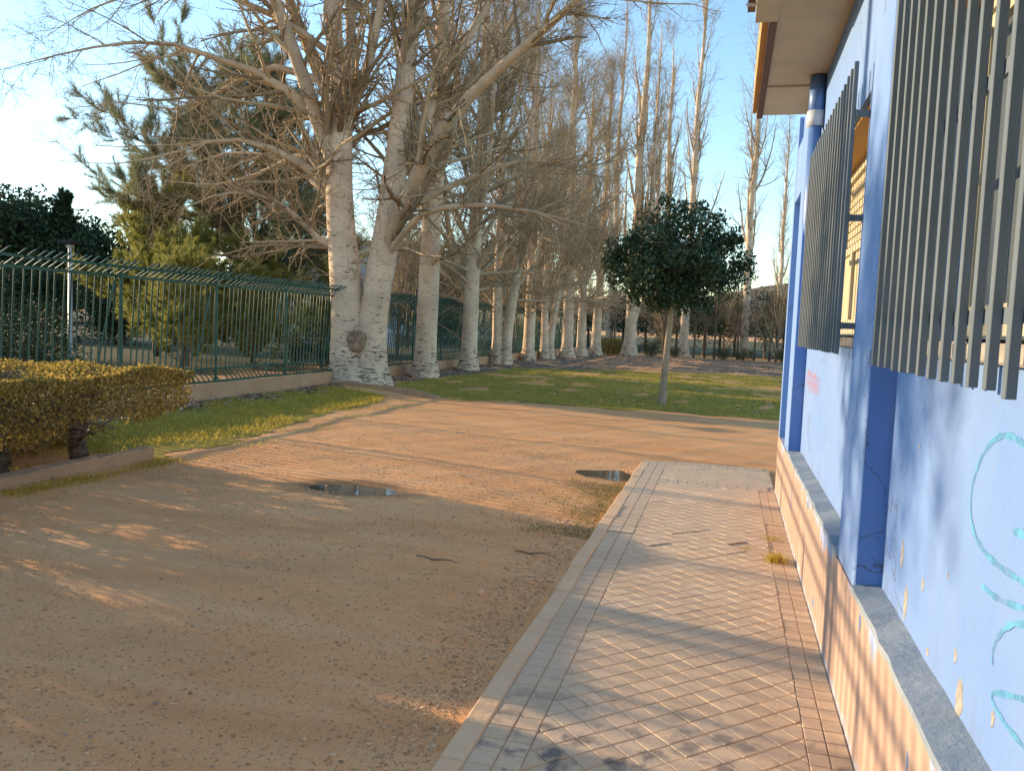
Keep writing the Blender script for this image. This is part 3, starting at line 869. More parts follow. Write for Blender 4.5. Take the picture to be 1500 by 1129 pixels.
# graffiti strokes
def smooth_path(P, n=10):
    P = np.array(P); out = []
    Q = np.vstack([2 * P[0] - P[1], P, 2 * P[-1] - P[-2]])
    for i in range(1, len(Q) - 2):
        for t in np.linspace(0, 1, n, endpoint=False):
            a, b, c, d = Q[i - 1], Q[i], Q[i + 1], Q[i + 2]
            out.append(.5 * ((2 * b) + (-a + c) * t + (2 * a - 5 * b + 4 * c - d) * t * t + (-a + 3 * b - 3 * c + d) * t ** 3))
    out.append(P[-1]); return np.array(out)
def stroke(P, w, x, mat, name, wv=None):
    C = smooth_path(P); T = np.gradient(C, axis=0); T /= np.linalg.norm(T, axis=1)[:, None] + 1e-9
    Nn = np.stack([-T[:, 1], T[:, 0]], 1); V = []; F = []
    for i, (c, n_) in enumerate(zip(C, Nn)):
        k = w * .68 * (1 + .2 * math.sin(i * .9)) * min(1, .4 + .2 * min(i, len(C) - 1 - i))
        V += [(0, *(c + n_ * k)), (0, *(c - n_ * k))]
    for i in range(len(C) - 1): F.append((2 * i, 2 * i + 1, 2 * i + 3, 2 * i + 2))
    V = [(v[0], v[1] - BO.y, v[2]) for v in V]
    MB().add(V, F).obj(name, mat, bld, False, (x - BO.x, 0, 0))
gx_ = XRc - .0015
stroke([(1.78, 1.27), (1.90, 1.325), (1.96, 1.335), (2.054, 1.342), (2.158, 1.318), (2.247, 1.258), (2.30, 1.169), (2.273, 1.086), (2.173, 1.048), (2.029, 1.042), (1.85, 1.058), (1.70, 1.10), (1.66, 1.16)], .012, gx_, 'cyan', 'graffiti_stroke')
stroke([(1.977, 1.14), (1.913, 1.147), (1.7, 1.15)], .014, gx_ - .0006, 'cyan', 'graffiti_stroke')
stroke([(2.164, .96), (2.036, .969), (1.876, 1.0), (1.7, 1.05)], .011, gx_, 'cyan', 'graffiti_stroke')
stroke([(2.035, .812), (2.033, .858), (1.971, .921), (1.868, .967), (1.7, .98)], .011, gx_ - .0006, 'cyan', 'graffiti_stroke')
stroke([(1.70, .86), (1.831, .823), (2.018, .751), (1.945, .728), (1.809, .733), (1.65, .75)], .010, gx_, 'cyan', 'graffiti_stroke')
for i in range(7):
    yb = 5.95 + i * .14
    stroke([(yb, 1.12 + random.uniform(-.03, .03)), (yb + .05, 1.2), (yb + .02, 1.27 + random.uniform(-.03, .03)), (yb + .09, 1.24), (yb + .10, 1.13)], .022, gx_ - .0006 * (i % 2), 'redspray', 'graffiti_stroke')

# ------------------------------------------------------------------ branching plants
def tubes(P, Rd, sides):
    """P (B,N,3), Rd (B,N) -> V,F of open tubes"""
    B, N, _ = P.shape
    T = np.empty_like(P); T[:, 1:-1] = P[:, 2:] - P[:, :-2]; T[:, 0] = P[:, 1] - P[:, 0]; T[:, -1] = P[:, -1] - P[:, -2]; T = unit(T)
    ax = unit(P[:, -1] - P[:, 0]); ref = perp(ax)[:, None]
    U = unit(ref - T * (T * ref).sum(-1, keepdims=True)); W = np.cross(T, U)
    a = np.arange(sides) * 2 * PI / sides
    V = P[:, :, None] + Rd[:, :, None, None] * (U[:, :, None] * np.cos(a)[None, None, :, None] + W[:, :, None] * np.sin(a)[None, None, :, None])
    base = (np.arange(B)[:, None, None] * N + np.arange(N - 1)[None, :, None]) * sides
    k = np.arange(sides)[None, None]; k1 = (k + 1) % sides
    F = np.stack([base + k, base + k1, base + sides + k1, base + sides + k], -1).reshape(-1, 4)
    return V.reshape(-1, 3), F
def join(parts):
    Vs, Fs, o = [], [], 0
    for V, F in parts:
        Vs.append(V); Fs.append(F + o); o += len(V)
    return np.concatenate(Vs), np.concatenate(Fs)
def resample(P, n):
    P = np.asarray(P, float)
    if len(P) > 2: P = smooth3(P)
    d = np.concatenate([[0], np.cumsum(np.linalg.norm(np.diff(P[:, :3], axis=0), axis=1))]); t = np.linspace(0, d[-1], n)
    return np.stack([np.interp(t, d, P[:, k]) for k in range(P.shape[1])], 1)
def smooth3(P, n=6):
    Q = np.vstack([2 * P[0] - P[1], P, 2 * P[-1] - P[-2]]); out = []
    for i in range(1, len(Q) - 2):
        a, b, c, d = Q[i - 1], Q[i], Q[i + 1], Q[i + 2]
        for t in np.linspace(0, 1, n, endpoint=False):
            out.append(.5 * ((2 * b) + (-a + c) * t + (2 * a - 5 * b + 4 * c - d) * t * t + (-a + 3 * b - 3 * c + d) * t ** 3))
    out.append(P[-1]); return np.array(out)
def grow(PP, PR, per, t0, t1, ang, angsd, len0, lensd, rfac, N, wob, up, taper=.25, lenprof=None, minr=.002, bias=None):
    """children of each parent branch"""
    B, NP, _ = PP.shape
    cnt = per if not hasattr(per, '__len__') else None
    idx = np.repeat(np.arange(B), per)
    n = len(idx)
    t = rng.uniform(t0, t1, n); f = t * (NP - 1); i0 = np.minimum(f.astype(int), NP - 2); fr = (f - i0)[:, None]
    S = PP[idx, i0] * (1 - fr) + PP[idx, i0 + 1] * fr
    r = (PR[idx, i0] * (1 - fr[:, 0]) + PR[idx, i0 + 1] * fr[:, 0])
    T = unit(PP[idx, i0 + 1] - PP[idx, i0])
    A = np.clip(rng.normal(ang, angsd, n), .1, 2.2)
    Nn = perp(T)
    if bias is not None: Nn = unit(Nn + np.asarray(bias)); Nn = unit(Nn - T * (Nn * T).sum(-1, keepdims=True))
    D = unit(T * np.cos(A)[:, None] + Nn * np.sin(A)[:, None])
    plen = np.linalg.norm(np.diff(PP, axis=1), axis=2).sum(1)[idx]
    L = len0 * np.clip(rng.normal(1, lensd, n), .35, 2.2)
    if lenprof is not None: L = L * lenprof(t)
    P = np.empty((n, N, 3)); P[:, 0] = S
    step = (L / (N - 1))[:, None]
    upv_ = np.array([0, 0, 1.])
    for k in range(1, N):
        D = unit(D + rng.normal(0, wob, (n, 3)) + upv_ * up)
        P[:, k] = P[:, k - 1] + D * step
    r0 = np.maximum(r * rfac, minr)
    Rd = r0[:, None] * np.linspace(1, taper, N)[None]
    return P, np.maximum(Rd, minr * .6)
def trunk_obj(name, lines, mat, parent, n=26, sides=18, flare=.5, rough=.03, knots=0):
    """lines: list of [(x,y,z,r)...]; one mesh"""
    parts = []
    for ln in lines:
        q = resample(ln, n); P = q[None, :, :3]; Rr = q[None, :, 3].copy()
        if ln[0][2] < .2: Rr *= 1 + flare * np.exp(-np.maximum(q[:, 2], 0) / .28)[None]
        V, F = tubes(P, Rr, sides)
        c = np.repeat(q[:, :3], sides, 0); d = V - c
        ph = rng.uniform(0, 6, 4)
        an = np.tile(np.arange(sides) * 2 * PI / sides, n); zz = np.repeat(np.linspace(0, 1, n), sides)
        k = 1 + rough * (np.sin(3 * an + ph[0] + 5 * zz) + np.sin(2 * an + ph[1] - 9 * zz) + .6 * np.sin(5 * an + ph[2])) + rng.normal(0, rough * .35, len(V))
        if ln[0][2] < .2: k *= 1 + .16 * np.sin(5 * an + ph[3]) * np.exp(-V[:, 2] / .3).clip(0, 1)
        parts.append((c + d * k[:, None], F))
    V, F = join(parts)
    return link(name, npmesh(name, V, F, mat, True), parent)

def finish_twigs(root, levels, mats=('limb', 'branches', 'twigs')):
    """levels: list of (name, [(P,R,sides)...], mat)"""
    for nm, lst, mat in levels:
        V, F = join([tubes(P, Rr, s) for P, Rr, s in lst if len(P)])
        link(nm, npmesh(nm, V, F, mat, True), root)

def poplar(name, stems, label, limbs=None, nl=16, per=(9, 8, 4), limb_t=(.22, .97), limb_len=5., la=.6, lup=.12, bl=1.5, tl=.5, loc=(0, 0, 0), group='poplars along the fence', droop=None, suckers=0, tw_r=.0035, up2=.06, bark='bark'):
    """a bare poplar. stems: polylines with radii, local coordinates"""
    root = empty(name, loc); tag(root, label, 'tree', group)
    trunk_obj('trunk', stems, bark, root)
    SP_, SR_ = [], []
    for s_ in stems:
        q = resample(s_, 14); SP_.append(q[:, :3]); SR_.append(q[:, 3])
    SP_, SR_ = np.array(SP_), np.array(SR_)
    lp = lambda t: 1.15 - .75 * t
    LP, LR = grow(SP_, SR_, nl, limb_t[0], limb_t[1], la, .16, limb_len, .25, .42, 12, .045, lup, .18, lp, .012)
    if limbs:
        for ln in limbs:
            q = resample(ln, 12); LP = np.concatenate([LP, q[None, :, :3]]); LR = np.concatenate([LR, q[None, :, 3]])
    if droop is not None:
        DP, DR = grow(SP_, SR_, droop, limb_t[0] * .8, .45, 1.35, .2, limb_len * .62, .25, .25, 12, .06, .01, .15, None, .01)
        LP = np.concatenate([LP, DP]); LR = np.concatenate([LR, DR])
    BP, BR = grow(LP, LR, per[0], .12, .98, .75, .25, bl, .35, .5, 7, .10, up2, .3, lambda t: 1.25 - .7 * t, .006)
    TP, TR = grow(BP, BR, per[1], .12, 1., .8, .3, tl, .4, .55, 5, .14, .05, .4, None, tw_r)
    L4 = []
    if per[2]:
        UP, UR = grow(TP, TR, per[2], .2, 1., .8, .35, tl * .38, .4, .7, 3, .18, .04, .6, None, tw_r * .8)
        L4 = [(UP, UR, 3)]
    if suckers:
        QP, QR = grow(SP_, SR_, suckers, .12, .5, 1.0, .35, .7, .5, .03, 5, .25, .05, .4, None, .004)
        q2 = grow(QP, QR, 3, .2, 1, .8, .3, .25, .4, .7, 4, .2, .03, .5, None, .003)
        L4 += [(QP, QR, 3), (q2[0], q2[1], 3)]
    finish_twigs(root, [('limbs', [(LP, LR, 8)], 'bark2'), ('branches', [(BP, BR, 4)], 'twig'), ('twigs', [(TP, TR, 3)] + L4, 'twig')])
    return root

# the double poplar by the fence
TX, TY = -7.75, 16.35
def W(px, py, dy=0.):
    """a point of the photo at the tree's distance, in the tree's local frame"""
    d = fw * F_PX + rt * (px - 750) - upv * (py - 564.5)
    k = (TY + dy) / d.y
    return (d.x * k - TX, d.y * k - TY, CAM_H + d.z * k)
def L_(pts): return [(*W(a, b, dy), r) for a, b, dy, r in pts]
stemsA = [
    L_([(516, 577, 0, .47), (512, 500, 0, .40), (507, 420, .0, .345), (500, 330, 0, .31), (497, 260, .0, .295), (500, 190, 0, .26), (496, 120, .1, .21), (488, 30, .2, .18), (480, -120, .3, .14), (474, -330, .4, .08), (470, -520, .4, .03)]),
    L_([(540, 577, .1, .40), (544, 500, .1, .34), (552, 430, .1, .315), (564, 360, .1, .305), (576, 280, .1, .265), (586, 190, .15, .225), (598, 80, .2, .195), (613, -40, .3, .165), (632, -250, .4, .10), (645, -460, .4, .03)]),
]
limbsA = [
    L_([(497, 235, -.1, .19), (470, 190, -.3, .165), (450, 130, -.5, .15), (425, 60, -.7, .13), (395, -20, -.9, .11), (350, -170, -1.2, .07), (330, -330, -1.3, .02)]),
    L_([(500, 200, .2, .17), (470, 110, .3, .14), (435, 30, .4, .12), (405, -60, .5, .09), (380, -220, .6, .03)]),
    L_([(508, 180, .3, .15), (515, 90, .5, .13), (512, 0, .7, .11), (508, -140, .8, .06), (500, -280, .9, .02)]),
    L_([(515, 190, -.2, .12), (535, 110, -.3, .10), (552, 40, -.4, .085), (565, -40, -.5, .06), (580, -200, -.6, .02)]),
    L_([(570, 345, -.2, .18), (596, 290, -.4, .165), (622, 235, -.6, .15), (655, 180, -.8, .135), (710, 120, -1.1, .11), (790, 50, -1.5, .085), (870, -20, -1.9, .05), (960, -90, -2.2, .015)]),
    L_([(592, 250, .3, .15), (615, 190, .5, .13), (650, 120, .8, .11), (690, 50, 1.1, .09), (740, -50, 1.5, .06), (780, -180, 1.8, .02)]),
    L_([(580, 330, .1, .10), (625, 290, .4, .08), (690, 260, .6, .065), (770, 235, .7, .05), (850, 245, .8, .03), (920, 230, .8, .01)]),
    L_([(575, 370, -.3, .08), (625, 310, -.6, .065), (700, 300, -.9, .05), (780, 310, -1.1, .03), (860, 330, -1.2, .01)]),
    L_([(488, 362, -.1, .085), (466, 350, -.2, .07), (445, 328, -.3, .06), (420, 305, -.45, .05), (380, 285, -.7, .035), (320, 285, -1., .02), (260, 310, -1.3, .007)]),
    L_([(483, 280, -.1, .12), (460, 250, -.3, .10), (425, 233, -.6, .08), (380, 210, -.9, .06), (320, 205, -1.2, .042), (250, 225, -1.5, .025), (170, 240, -1.8, .012), (85, 235, -2., .005)]),
    L_([(460, 190, -.2, .13), (430, 140, -.5, .10), (395, 112, -.8, .085), (340, 95, -1.2, .065), (270, 68, -1.6, .048), (190, 62, -2., .034), (110, 75, -2.3, .02), (40, 92, -2.5, .01), (-20, 108, -2.6, .005)]),
    L_([(440, 130, .2, .09), (390, 100, .5, .07), (330, 130, .8, .05), (260, 160, 1.1, .03), (180, 150, 1.3, .015), (100, 160, 1.4, .006)]),
    L_([(480, 255, .3, .09), (440, 225, .7, .07), (390, 250, 1.1, .05), (320, 270, 1.5, .03), (240, 265, 1.9, .01)]),
    L_([(430, 60, -.4, .08), (370, 10, -.8, .06), (290, -20, -1.2, .045), (200, -10, -1.6, .03), (120, 20, -2., .012), (60, 60, -2.2, .005)]),
    L_([(500, 300, .3, .08), (450, 260, .9, .065), (400, 230, 1.6, .05), (330, 225, 2.2, .03), (260, 250, 2.8, .01)]),
]
def root_limb(ln, stems):
    best = None
    for q_ in stems:
        S_ = resample(q_, 160); p = np.array(ln[0]); d = np.linalg.norm(S_[:, :3] - p[:3], axis=1); k = int(d.argmin())
        if best is None or d[k] < best[0]: best = (d[k], S_, k)
    _, S_, k = best; r0 = ln[0][3]
    def ax(dz):
        z = S_[k, 2] + dz; m_ = int(np.abs(S_[:, 2] - z).argmin()); return S_[m_]
    run = max(.5, 2.2 * r0 / .15 * .5)
    a, b = ax(-run * 1.25), ax(-run * .5)
    e = np.array(ln[1][:3])
    c = S_[k, :3] * .45 + e * .55
    return [(*a[:3], r0 * .55), (*b[:3], r0 * .92), (*c, r0 * .97)] + ln[1:]
limbsA = [root_limb(l, stemsA) for l in limbsA]
hero = poplar('poplar_tree', stemsA, 'huge double-trunked white poplar beside the fence with spreading bare limbs', limbsA, nl=16, per=(21, 10, 4), limb_t=(.42, .95), limb_len=4.4, la=.55, bl=1.9, tl=.55, loc=(TX, TY, 0), group='poplars along the fence', suckers=170, up2=.02, tw_r=.0042)
# pruning scar on the double trunk
sc = MB(); n_ = 22
c0 = Vector(W(521, 500, -.36)); 
for ring, (k, dz) in enumerate(((1., .0), (.92, -.035), (.5, -.03), (.0, -.025))):
    for i in range(n_):
        a = 2 * PI * i / n_
        sc.v.append(tuple(c0 + Vector((math.cos(a) * .20 * k * (1 + .12 * math.sin(3 * a)), dz, math.sin(a) * .26 * k * (1 + .1 * math.cos(2 * a))))))
for rr in range(3):
    for i in range(n_): sc.f.append([rr * n_ + i, rr * n_ + (i + 1) % n_, (rr + 1) * n_ + (i + 1) % n_, (rr + 1) * n_ + i])
for v in range(n_): 
    x_, y_, z_ = sc.v[v]; sc.v.append((x_, y_ + .2, z_)); sc.f.append([v, 4 * n_ + v, 4 * n_ + (v + 1) % n_, (v + 1) % n_])
sc.obj('pruning_scar', 'scar', hero, True)

def straight_stem(h, r, lean=(.0, .0), wob=.06, seed=1):
    r_ = random.Random(seed); pts = []
    for i in range(9):
        t = i / 8
        pts.append((lean[0] * t + r_.gauss(0, wob) * min(t * 3, 1) * .6, lean[1] * t + r_.gauss(0, wob) * min(t * 3, 1) * .6, h * t, r * (1 - t) ** .8 + .012))
    pts[0] = (0, 0, -.05, r); return pts
# the second, straight one
t2 = poplar('poplar_tree', [straight_stem(17, .285, (.35, 0), .05, 3)], 'straight single-trunked white poplar just right of the double poplar', None, nl=34, per=(12, 8, 4), limb_t=(.2, .96), limb_len=4.4, la=.5, bl=1.4, tl=.45, loc=(-7.62, 19.7, 0), droop=8, suckers=80, tw_r=.0034)
t3 = poplar('poplar_tree', [straight_stem(15, .25, (.3, 0), .05, 5)], 'third poplar of the fence row, forking low with a curved side limb',
            [[(-.1, 0, 2.6, .11), (-.35, 0, 3.2, .1), (-.75, .1, 4.2, .085), (-1.0, .1, 5.6, .07), (-1.1, .2, 7.5, .05), (-1.2, .2, 9.5, .02)], [(.05, 0, 2.9, .1), (.5, -.2, 3.6, .08), (1.3, -.5, 4.3, .06), (2.5, -.9, 4.9, .035), (3.6, -1.2, 5.2, .01)]],
            nl=34, per=(12, 8, 4), limb_t=(.17, .96), limb_len=4.6, la=.55, bl=1.4, tl=.45, loc=(-7.65, 23.4, 0), droop=11, suckers=80, tw_r=.0036)
stem4 = [[(-.12, 0, -.05, .23), (-.15, 0, 1.2, .19), (-.2, 0, 2.4, .17), (-.2, 0, 5, .14), (-.3, .1, 9, .09), (-.3, .1, 14, .012)],
         [(.16, .05, -.05, .2), (.2, .05, 1.2, .18), (.34, .05, 2.4, .165), (.6, 0, 4.5, .13), (.8, 0, 8, .08), (.9, 0, 13, .012)]]
t4 = poplar('poplar_tree', stem4, 'twin-stemmed poplar, fourth of the fence row', None, nl=24, per=(11, 9, 3), limb_t=(.15, .96), limb_len=4.2, la=.55, bl=1.3, tl=.42, loc=(-7.85, 27.8, 0), droop=7, suckers=50, tw_r=.004)
def copy_at(src, loc, rz, sc_, label, group=None):
    c = copy_tree(src); c.location = loc; c.rotation_euler = (0, 0, rz); c.scale = (sc_, sc_, sc_)
    c['label'] = label
    if group: c['group'] = group
    return c
copy_at(t3, (-7.85, 31.9, 0), 2.2, .95, 'fifth poplar of the fence row counted from the double poplar')
copy_at(t4, (-7.85, 35.4, 0), .5, .9, 'sixth poplar of the fence row, a twin-stemmed one')
copy_at(t2, (-7.6, 38.8, 0), 4.1, .95, 'seventh poplar of the fence row, pale stout trunk')
copy_at(t3, (-7.4, 41.6, 0), 5.0, .95, 'eighth poplar of the fence row, next to last before the back hedge')
copy_at(t2, (-7.05, 44.2, 0), 1.0, .9, 'last and farthest poplar of the fence row')
# slender upright poplars of the back row
def lombardy(seed, h, r, nl, lab, loc, rz=0, twin=False):
    st = [straight_stem(h, r, (.2, 0), .09, seed)]
    if twin: st.append([(.05, 0, 1.5, r * .7), (.5, .1, 4, r * .6), (.8, .2, 8, r * .45), (.9, .2, h * .8, .02)])
    return poplar('slender_poplar', st, lab, None, nl=nl, per=(7, 5, 2), limb_t=(.12, .97), limb_len=h * .2, la=.36, lup=.2, bl=1.3, tl=.6, loc=loc, group='slender poplars at the back', tw_r=.0065, up2=.16)
pa = lombardy(11, 23, .33, 22, 'stout back-row poplar with a split pale trunk left of the round evergreen', (-5.45, 46.2, 0), 0, True)
pb = lombardy(12, 24, .26, 26, 'slender bare poplar rising directly behind the round evergreen tree', (-2.6, 49.6, 0))
copy_at(pb, (1.0, 55, 0), 2.0, 1.05, 'slender bare poplar rising just right of the round evergreen tree')
copy_at(pa, (-4.6, 58, 0), 3.3, .95, 'slender poplar with paired leaders left of the round evergreen crown')
copy_at(pb, (3.4, 62, 0), 4.0, .72, 'short bare poplar close to the blue building corner')
copy_at(pb, (-8.6, 60, 0), 5.1, 1.05, 'faint far poplar seen through the end of the fence row')

# ------------------------------------------------------------------ leafy things
def leafcloud(n, centers, rad, size, folded=True, out=None):
    """leaves round clump centres; V,F"""
    k = len(centers); i = rng.integers(0, k, n)
    d = randunit(n) * (rng.random(n) ** .45)[:, None]
    P = centers[i] + d * rad[i][:, None]
    T = unit(randunit(n) + np.array([0, 0, -.35])); N = perp(T)
    L = rng.uniform(size * .7, size * 1.3, n)
    return quads_from(P, T, N, L, L * rng.uniform(.4, .55, n))
# round evergreen
tr = empty('round_evergreen_tree', (-1.25, 17.0, 0)); tag(tr, 'small dark evergreen tree with round crown and slim trunk on the lawn', 'tree')
trunk_obj('trunk', [[(-.03, 0, -.03, .075), (0, 0, .6, .066), (.03, 0, 1.3, .063), (.08, 0, 2.0, .06), (.10, 0, 2.6, .05), (.12, 0, 3.4, .02)]], 'smooth_bark', tr, 20, 12, .35, .03)
cs = []
while len(cs) < 175:
    d = randunit(1)[0]; r_ = random.random() ** .4
    p = np.array([d[0] * 1.45 * r_, d[1] * 1.4 * r_, d[2] * (1.2 if d[2] > 0 else .85) * r_])
    if p[2] < -.35 and math.hypot(p[0] + .1, p[1]) > .95: continue
    if p[2] > .55 and abs(p[0] - .1) > 1.15: continue
    cs.append(p + np.array([.12, 0, 2.85]))
for (ax, az) in ((-.25, 1.3), (.42, 1.22), (.78, .92), (-.9, .58), (1.12, .5), (-1.3, .05), (.1, 1.15), (-.55, .95)): cs.append(np.array([.12 + ax, random.uniform(-.3, .3), 2.85 + az]))
cs = np.array(cs); rd = rng.uniform(.2, .36, len(cs)); rd[-8:] = .19
V1, F1 = leafcloud(24000, cs, rd, .09)
link('crown', npmesh('crown', V1, F1, 'leaf'), tr)
sp_ = np.array([[[.08, 0, 1.75 + .0 * k] for k in range(2)]])
BPt = np.array([resample([(.08, 0, 1.9, .045), (.1, 0, 2.5, .04), (.12, 0, 3.6, .015)], 8)])
bp, br = grow(BPt[:, :, :3], BPt[:, :, 3], 26, .0, .9, 1.0, .25, 1.05, .2, .5, 7, .08, .05, .3, None, .008)
b2, br2 = grow(bp, br, 6, .3, 1, .8, .3, .4, .3, .6, 4, .12, .03, .4, None, .004)
finish_twigs(tr, [('branches', [(bp, br, 5), (b2, br2, 3)], 'twigdark')])

# hedge (one clipped row, two lengths: the nearer one runs out of the frame)
def hedge(y0, y1, lab, nleaf, stems, z1=.93, dense=False):
    h = empty('clipped_hedge', (-6.3, (y0 + y1) / 2, 0)); tag(h, lab, 'hedge', 'clipped hedges')
    yc = (y0 + y1) / 2
    x0, x1 = -7.2, -5.45
    m = int(nleaf * 1.0)
    # shell biased sampling of a rounded block
    u = rng.random((m, 3)); face = rng.random(m)
    d = rng.random(m) ** 2 * .22
    P = np.empty((m, 3))
    P[:, 0] = x0 + (x1 - x0) * u[:, 0]; P[:, 1] = y0 + (y1 - y0) * u[:, 1]; P[:, 2] = .38 + (z1 - .38) * u[:, 2]
    a = face < .46; P[a, 2] = z1 - d[a] * .6
    b = (face >= .46) & (face < .78); P[b, 0] = x1 - d[b]
    c = (face >= .78) & (face < .86); P[c, 1] = y1 - d[c]
    e = (face >= .86) & (face < .90); P[e, 0] = x0 + d[e]
    f_ = (face >= .90) & (face < .93); P[f_, 1] = y0 + d[f_]
    k3 = rng.random(m); ee = k3 < .10; P[ee, 2] = z1 - d[ee] * .25; P[ee, 0] = x1 - rng.random(ee.sum()) ** 2 * .08
    # tuck the lower part in and leave it ragged
    low = np.clip((.62 - P[:, 2]) / .28, 0, 1)
    P[:, 0] -= low * .28 * (P[:, 0] - (x0 + x1) / 2) / .9 * 1.0
    P[:, 1] -= low * .35 * np.clip((P[:, 1] - (y1 - .6)) / .6, 0, 1)
    P[:, 2] += .03 * np.sin(P[:, 1] * 3.1) + .02 * np.sin(P[:, 0] * 7 + P[:, 1] * 5)
    keep = rng.random(m) > low * .72
    if dense: P[:, 2] = np.where(rng.random(m) < .35, rng.uniform(.03, .5, m), P[:, 2]); keep[:] = True  # low fill and enlarged leaves added on the unseen hedge to block sun
    else: keep |= (P[:, 1] < y0 + 1.15) & (rng.random(m) < .6)
    if not dense:
        bl_ = rng.random(m) < .36; P[bl_, 0] = x0 + .1 + rng.random(bl_.sum()) * .35; P[bl_, 2] = rng.uniform(.03, .5, bl_.sum()); bl_ &= P[:, 1] < y1 - .7  # added unseen leaves low at the back, to stop sun leaking under
        keep |= bl_
    else: bl_ = keep
    if not dense: keep &= bl_ | (P[:, 1] < y0 + 1.15) | ~((low > .35) & (np.sin(P[:, 1] * 4.3) + np.sin(P[:, 1] * 2.1 + 1) > .55))
    P = P[keep] + rng.normal(0, .014, (keep.sum(), 3)); n = len(P)
    P -= np.array([-6.3, yc, 0])
    T = randunit(n); N = perp(T)
    tp_ = P[:, 2] > z1 - .12; nn_ = unit(np.array(sun_dir)[None] + .55 * randunit(n)); T[tp_] = perp(nn_)[tp_]; N[tp_] = np.cross(nn_, T)[tp_]
    k_ = 1.7 if dense else 1.
    V, F = quads_from(P, T, N, k_ * rng.uniform(.022, .045, n), k_ * rng.uniform(.014, .026, n))
    link('foliage', npmesh('foliage', V, F, 'hedge'), h)
    TP, TR = [], []
    for (sx, sy, r_) in stems:
        ln = [(sx + 6.3, sy - yc, 0, r_), (sx + 6.3 + random.gauss(0, .04), sy - yc + random.gauss(0, .05), .28, r_ * .85), (sx + 6.3 + random.gauss(0, .08), sy - yc + random.gauss(0, .1), .6, r_ * .5)]
        trunk_obj('stem', [ln], 'brown_bark', h, 8, 9, .3, .06)
        q = resample(ln, 6); TP.append(q[:, :3]); TR.append(q[:, 3])
    BP_, BR_ = grow(np.array(TP), np.array(TR), 22, .3, 1., .85, .3, .62, .3, .4, 7, .14, .0, .3, None, .006)
    C_, CR = grow(BP_, BR_, 9, .2, 1, .8, .3, .26, .4, .6, 4, .18, .04, .5, None, .003)
    BP_[:, :, 2] = np.minimum(BP_[:, :, 2], z1 - .06 + .03 * rng.random(BP_.shape[:2])); C_[:, :, 2] = np.minimum(C_[:, :, 2], z1 - .03 + .04 * rng.random(C_.shape[:2]))
    finish_twigs(h, [('branches', [(BP_, BR_, 5), (C_, CR, 3)], 'twigdark')])
    return h
hedge(4.25, 7.35, 'clipped leafy hedge with golden sunlit top behind the tan kerb', 46000, [(-6.15, 6.55, .075), (-6.3, 5.75, .085), (-6.2, 5.05, .07), (-6.25, 4.5, .07), (-6.6, 6.1, .05)])
hedge(-3.5, 4.02, 'nearer clipped hedge standing just outside the left edge of the view', 95000, [(-6.2, 3.4, .07), (-6.3, 2.3, .08), (-6.2, 1.2, .07), (-6.3, 0, .08), (-6.2, -1.5, .07), (-6.2, -2.8, .07)], 1.06, True)
# undergrowth below the hedge
p = np.column_stack([rng.uniform(-6.9, -5.95, 1600), rng.uniform(5.7, 7.1, 1600)]); p = p[clumpmask(p, 5, .2)]
V, F = blades(with_z(p), .02, .07, .004, .7)
tag(link('undergrowth', npmesh('undergrowth', V, F, 'grass')), 'low leafy weeds under the clipped hedge', 'weeds', kind='stuff')

# pines
def needles(tips, dirs, per, ln, wd, spread=.9):
    n = len(tips); i = np.repeat(np.arange(n), per); m = len(i)
    D = unit(dirs[i] + randunit(m) * spread); S = perp(D)
    P = tips[i] - dirs[i] * rng.uniform(0, .34, m)[:, None]
    L = rng.uniform(.7, 1.2, m) * ln
    V = np.stack([P - S * wd, P + S * wd, P + D * L[:, None]], 1).reshape(-1, 3)
    return V, np.arange(m * 3).reshape(m, 3)
def pine(loc, h, r, limb, nl, lab, mat, per, ln, wd, lo=.25, prof=None, per2=(7, 6), lean=.3, up=.05, seed=1):
    root = empty('pine_tree', loc); tag(root, lab, 'tree', 'pines beyond the fence')
    st = straight_stem(h, r, (lean, 0), h * .012, seed)
    trunk_obj('trunk', [st], 'brown_bark', root, 20, 10, .2, .05)
    q = resample(st, 14)
    LP, LR = grow(q[None, :, :3], q[None, :, 3], nl, lo, 1., 1.15, .2, limb, .22, .4, 10, .06, up, .25, prof or (lambda t: 1.25 - 1.0 * t), .015)
    BP_, BR_ = grow(LP, LR, per2[0], .25, 1., .75, .25, limb * .33, .3, .5, 6, .08, .10, .4, None, .012)
    TP, TR = grow(BP_, BR_, per2[1], .25, 1., .6, .25, limb * .12, .3, .6, 4, .08, .13, .6, None, .006)
    finish_twigs(root, [('branches', [(LP, LR, 6), (BP_, BR_, 4), (TP, TR, 3)], 'twigdark')])
    tips = np.concatenate([TP[:, -1], TP[:, 2], BP_[:, -1], LP[:, -1]]); dirs = np.concatenate([unit(TP[:, -1] - TP[:, -2]), unit(TP[:, 2] - TP[:, 1]), unit(BP_[:, -1] - BP_[:, -2]), unit(LP[:, -1] - LP[:, -2])])
    V, F = needles(tips, dirs, per, ln, wd)
    link('needles', npmesh('needles', V, F, mat), root)
    return root
big = pine((-16.6, 25.5, 0), 8.7, .24, 3.9, 50, 'large dark pine behind the fence left of the double poplar', 'needle', 46, .30, .0058, .2, lambda t: np.where(t < .75, 1.15 - .35 * t, .95 - .9 * (t - .75) / .25 * .7), (9, 8), -.8, .05, 4)
y1_ = pine((-18.2, 22.6, 0), 4.7, .09, 2.1, 40, 'young yellow-green pine left of the large pine, above the fence', 'needle2', 26, .2, .011, .02, lambda t: 1.15 - .75 * t, (7, 6), .1, .08, 6)
y2_ = copy_at(y1_, (-14.6, 19.4, 0), 2., .6, 'low yellow-green pine bush seen through the fence bars near the hedge end', None)
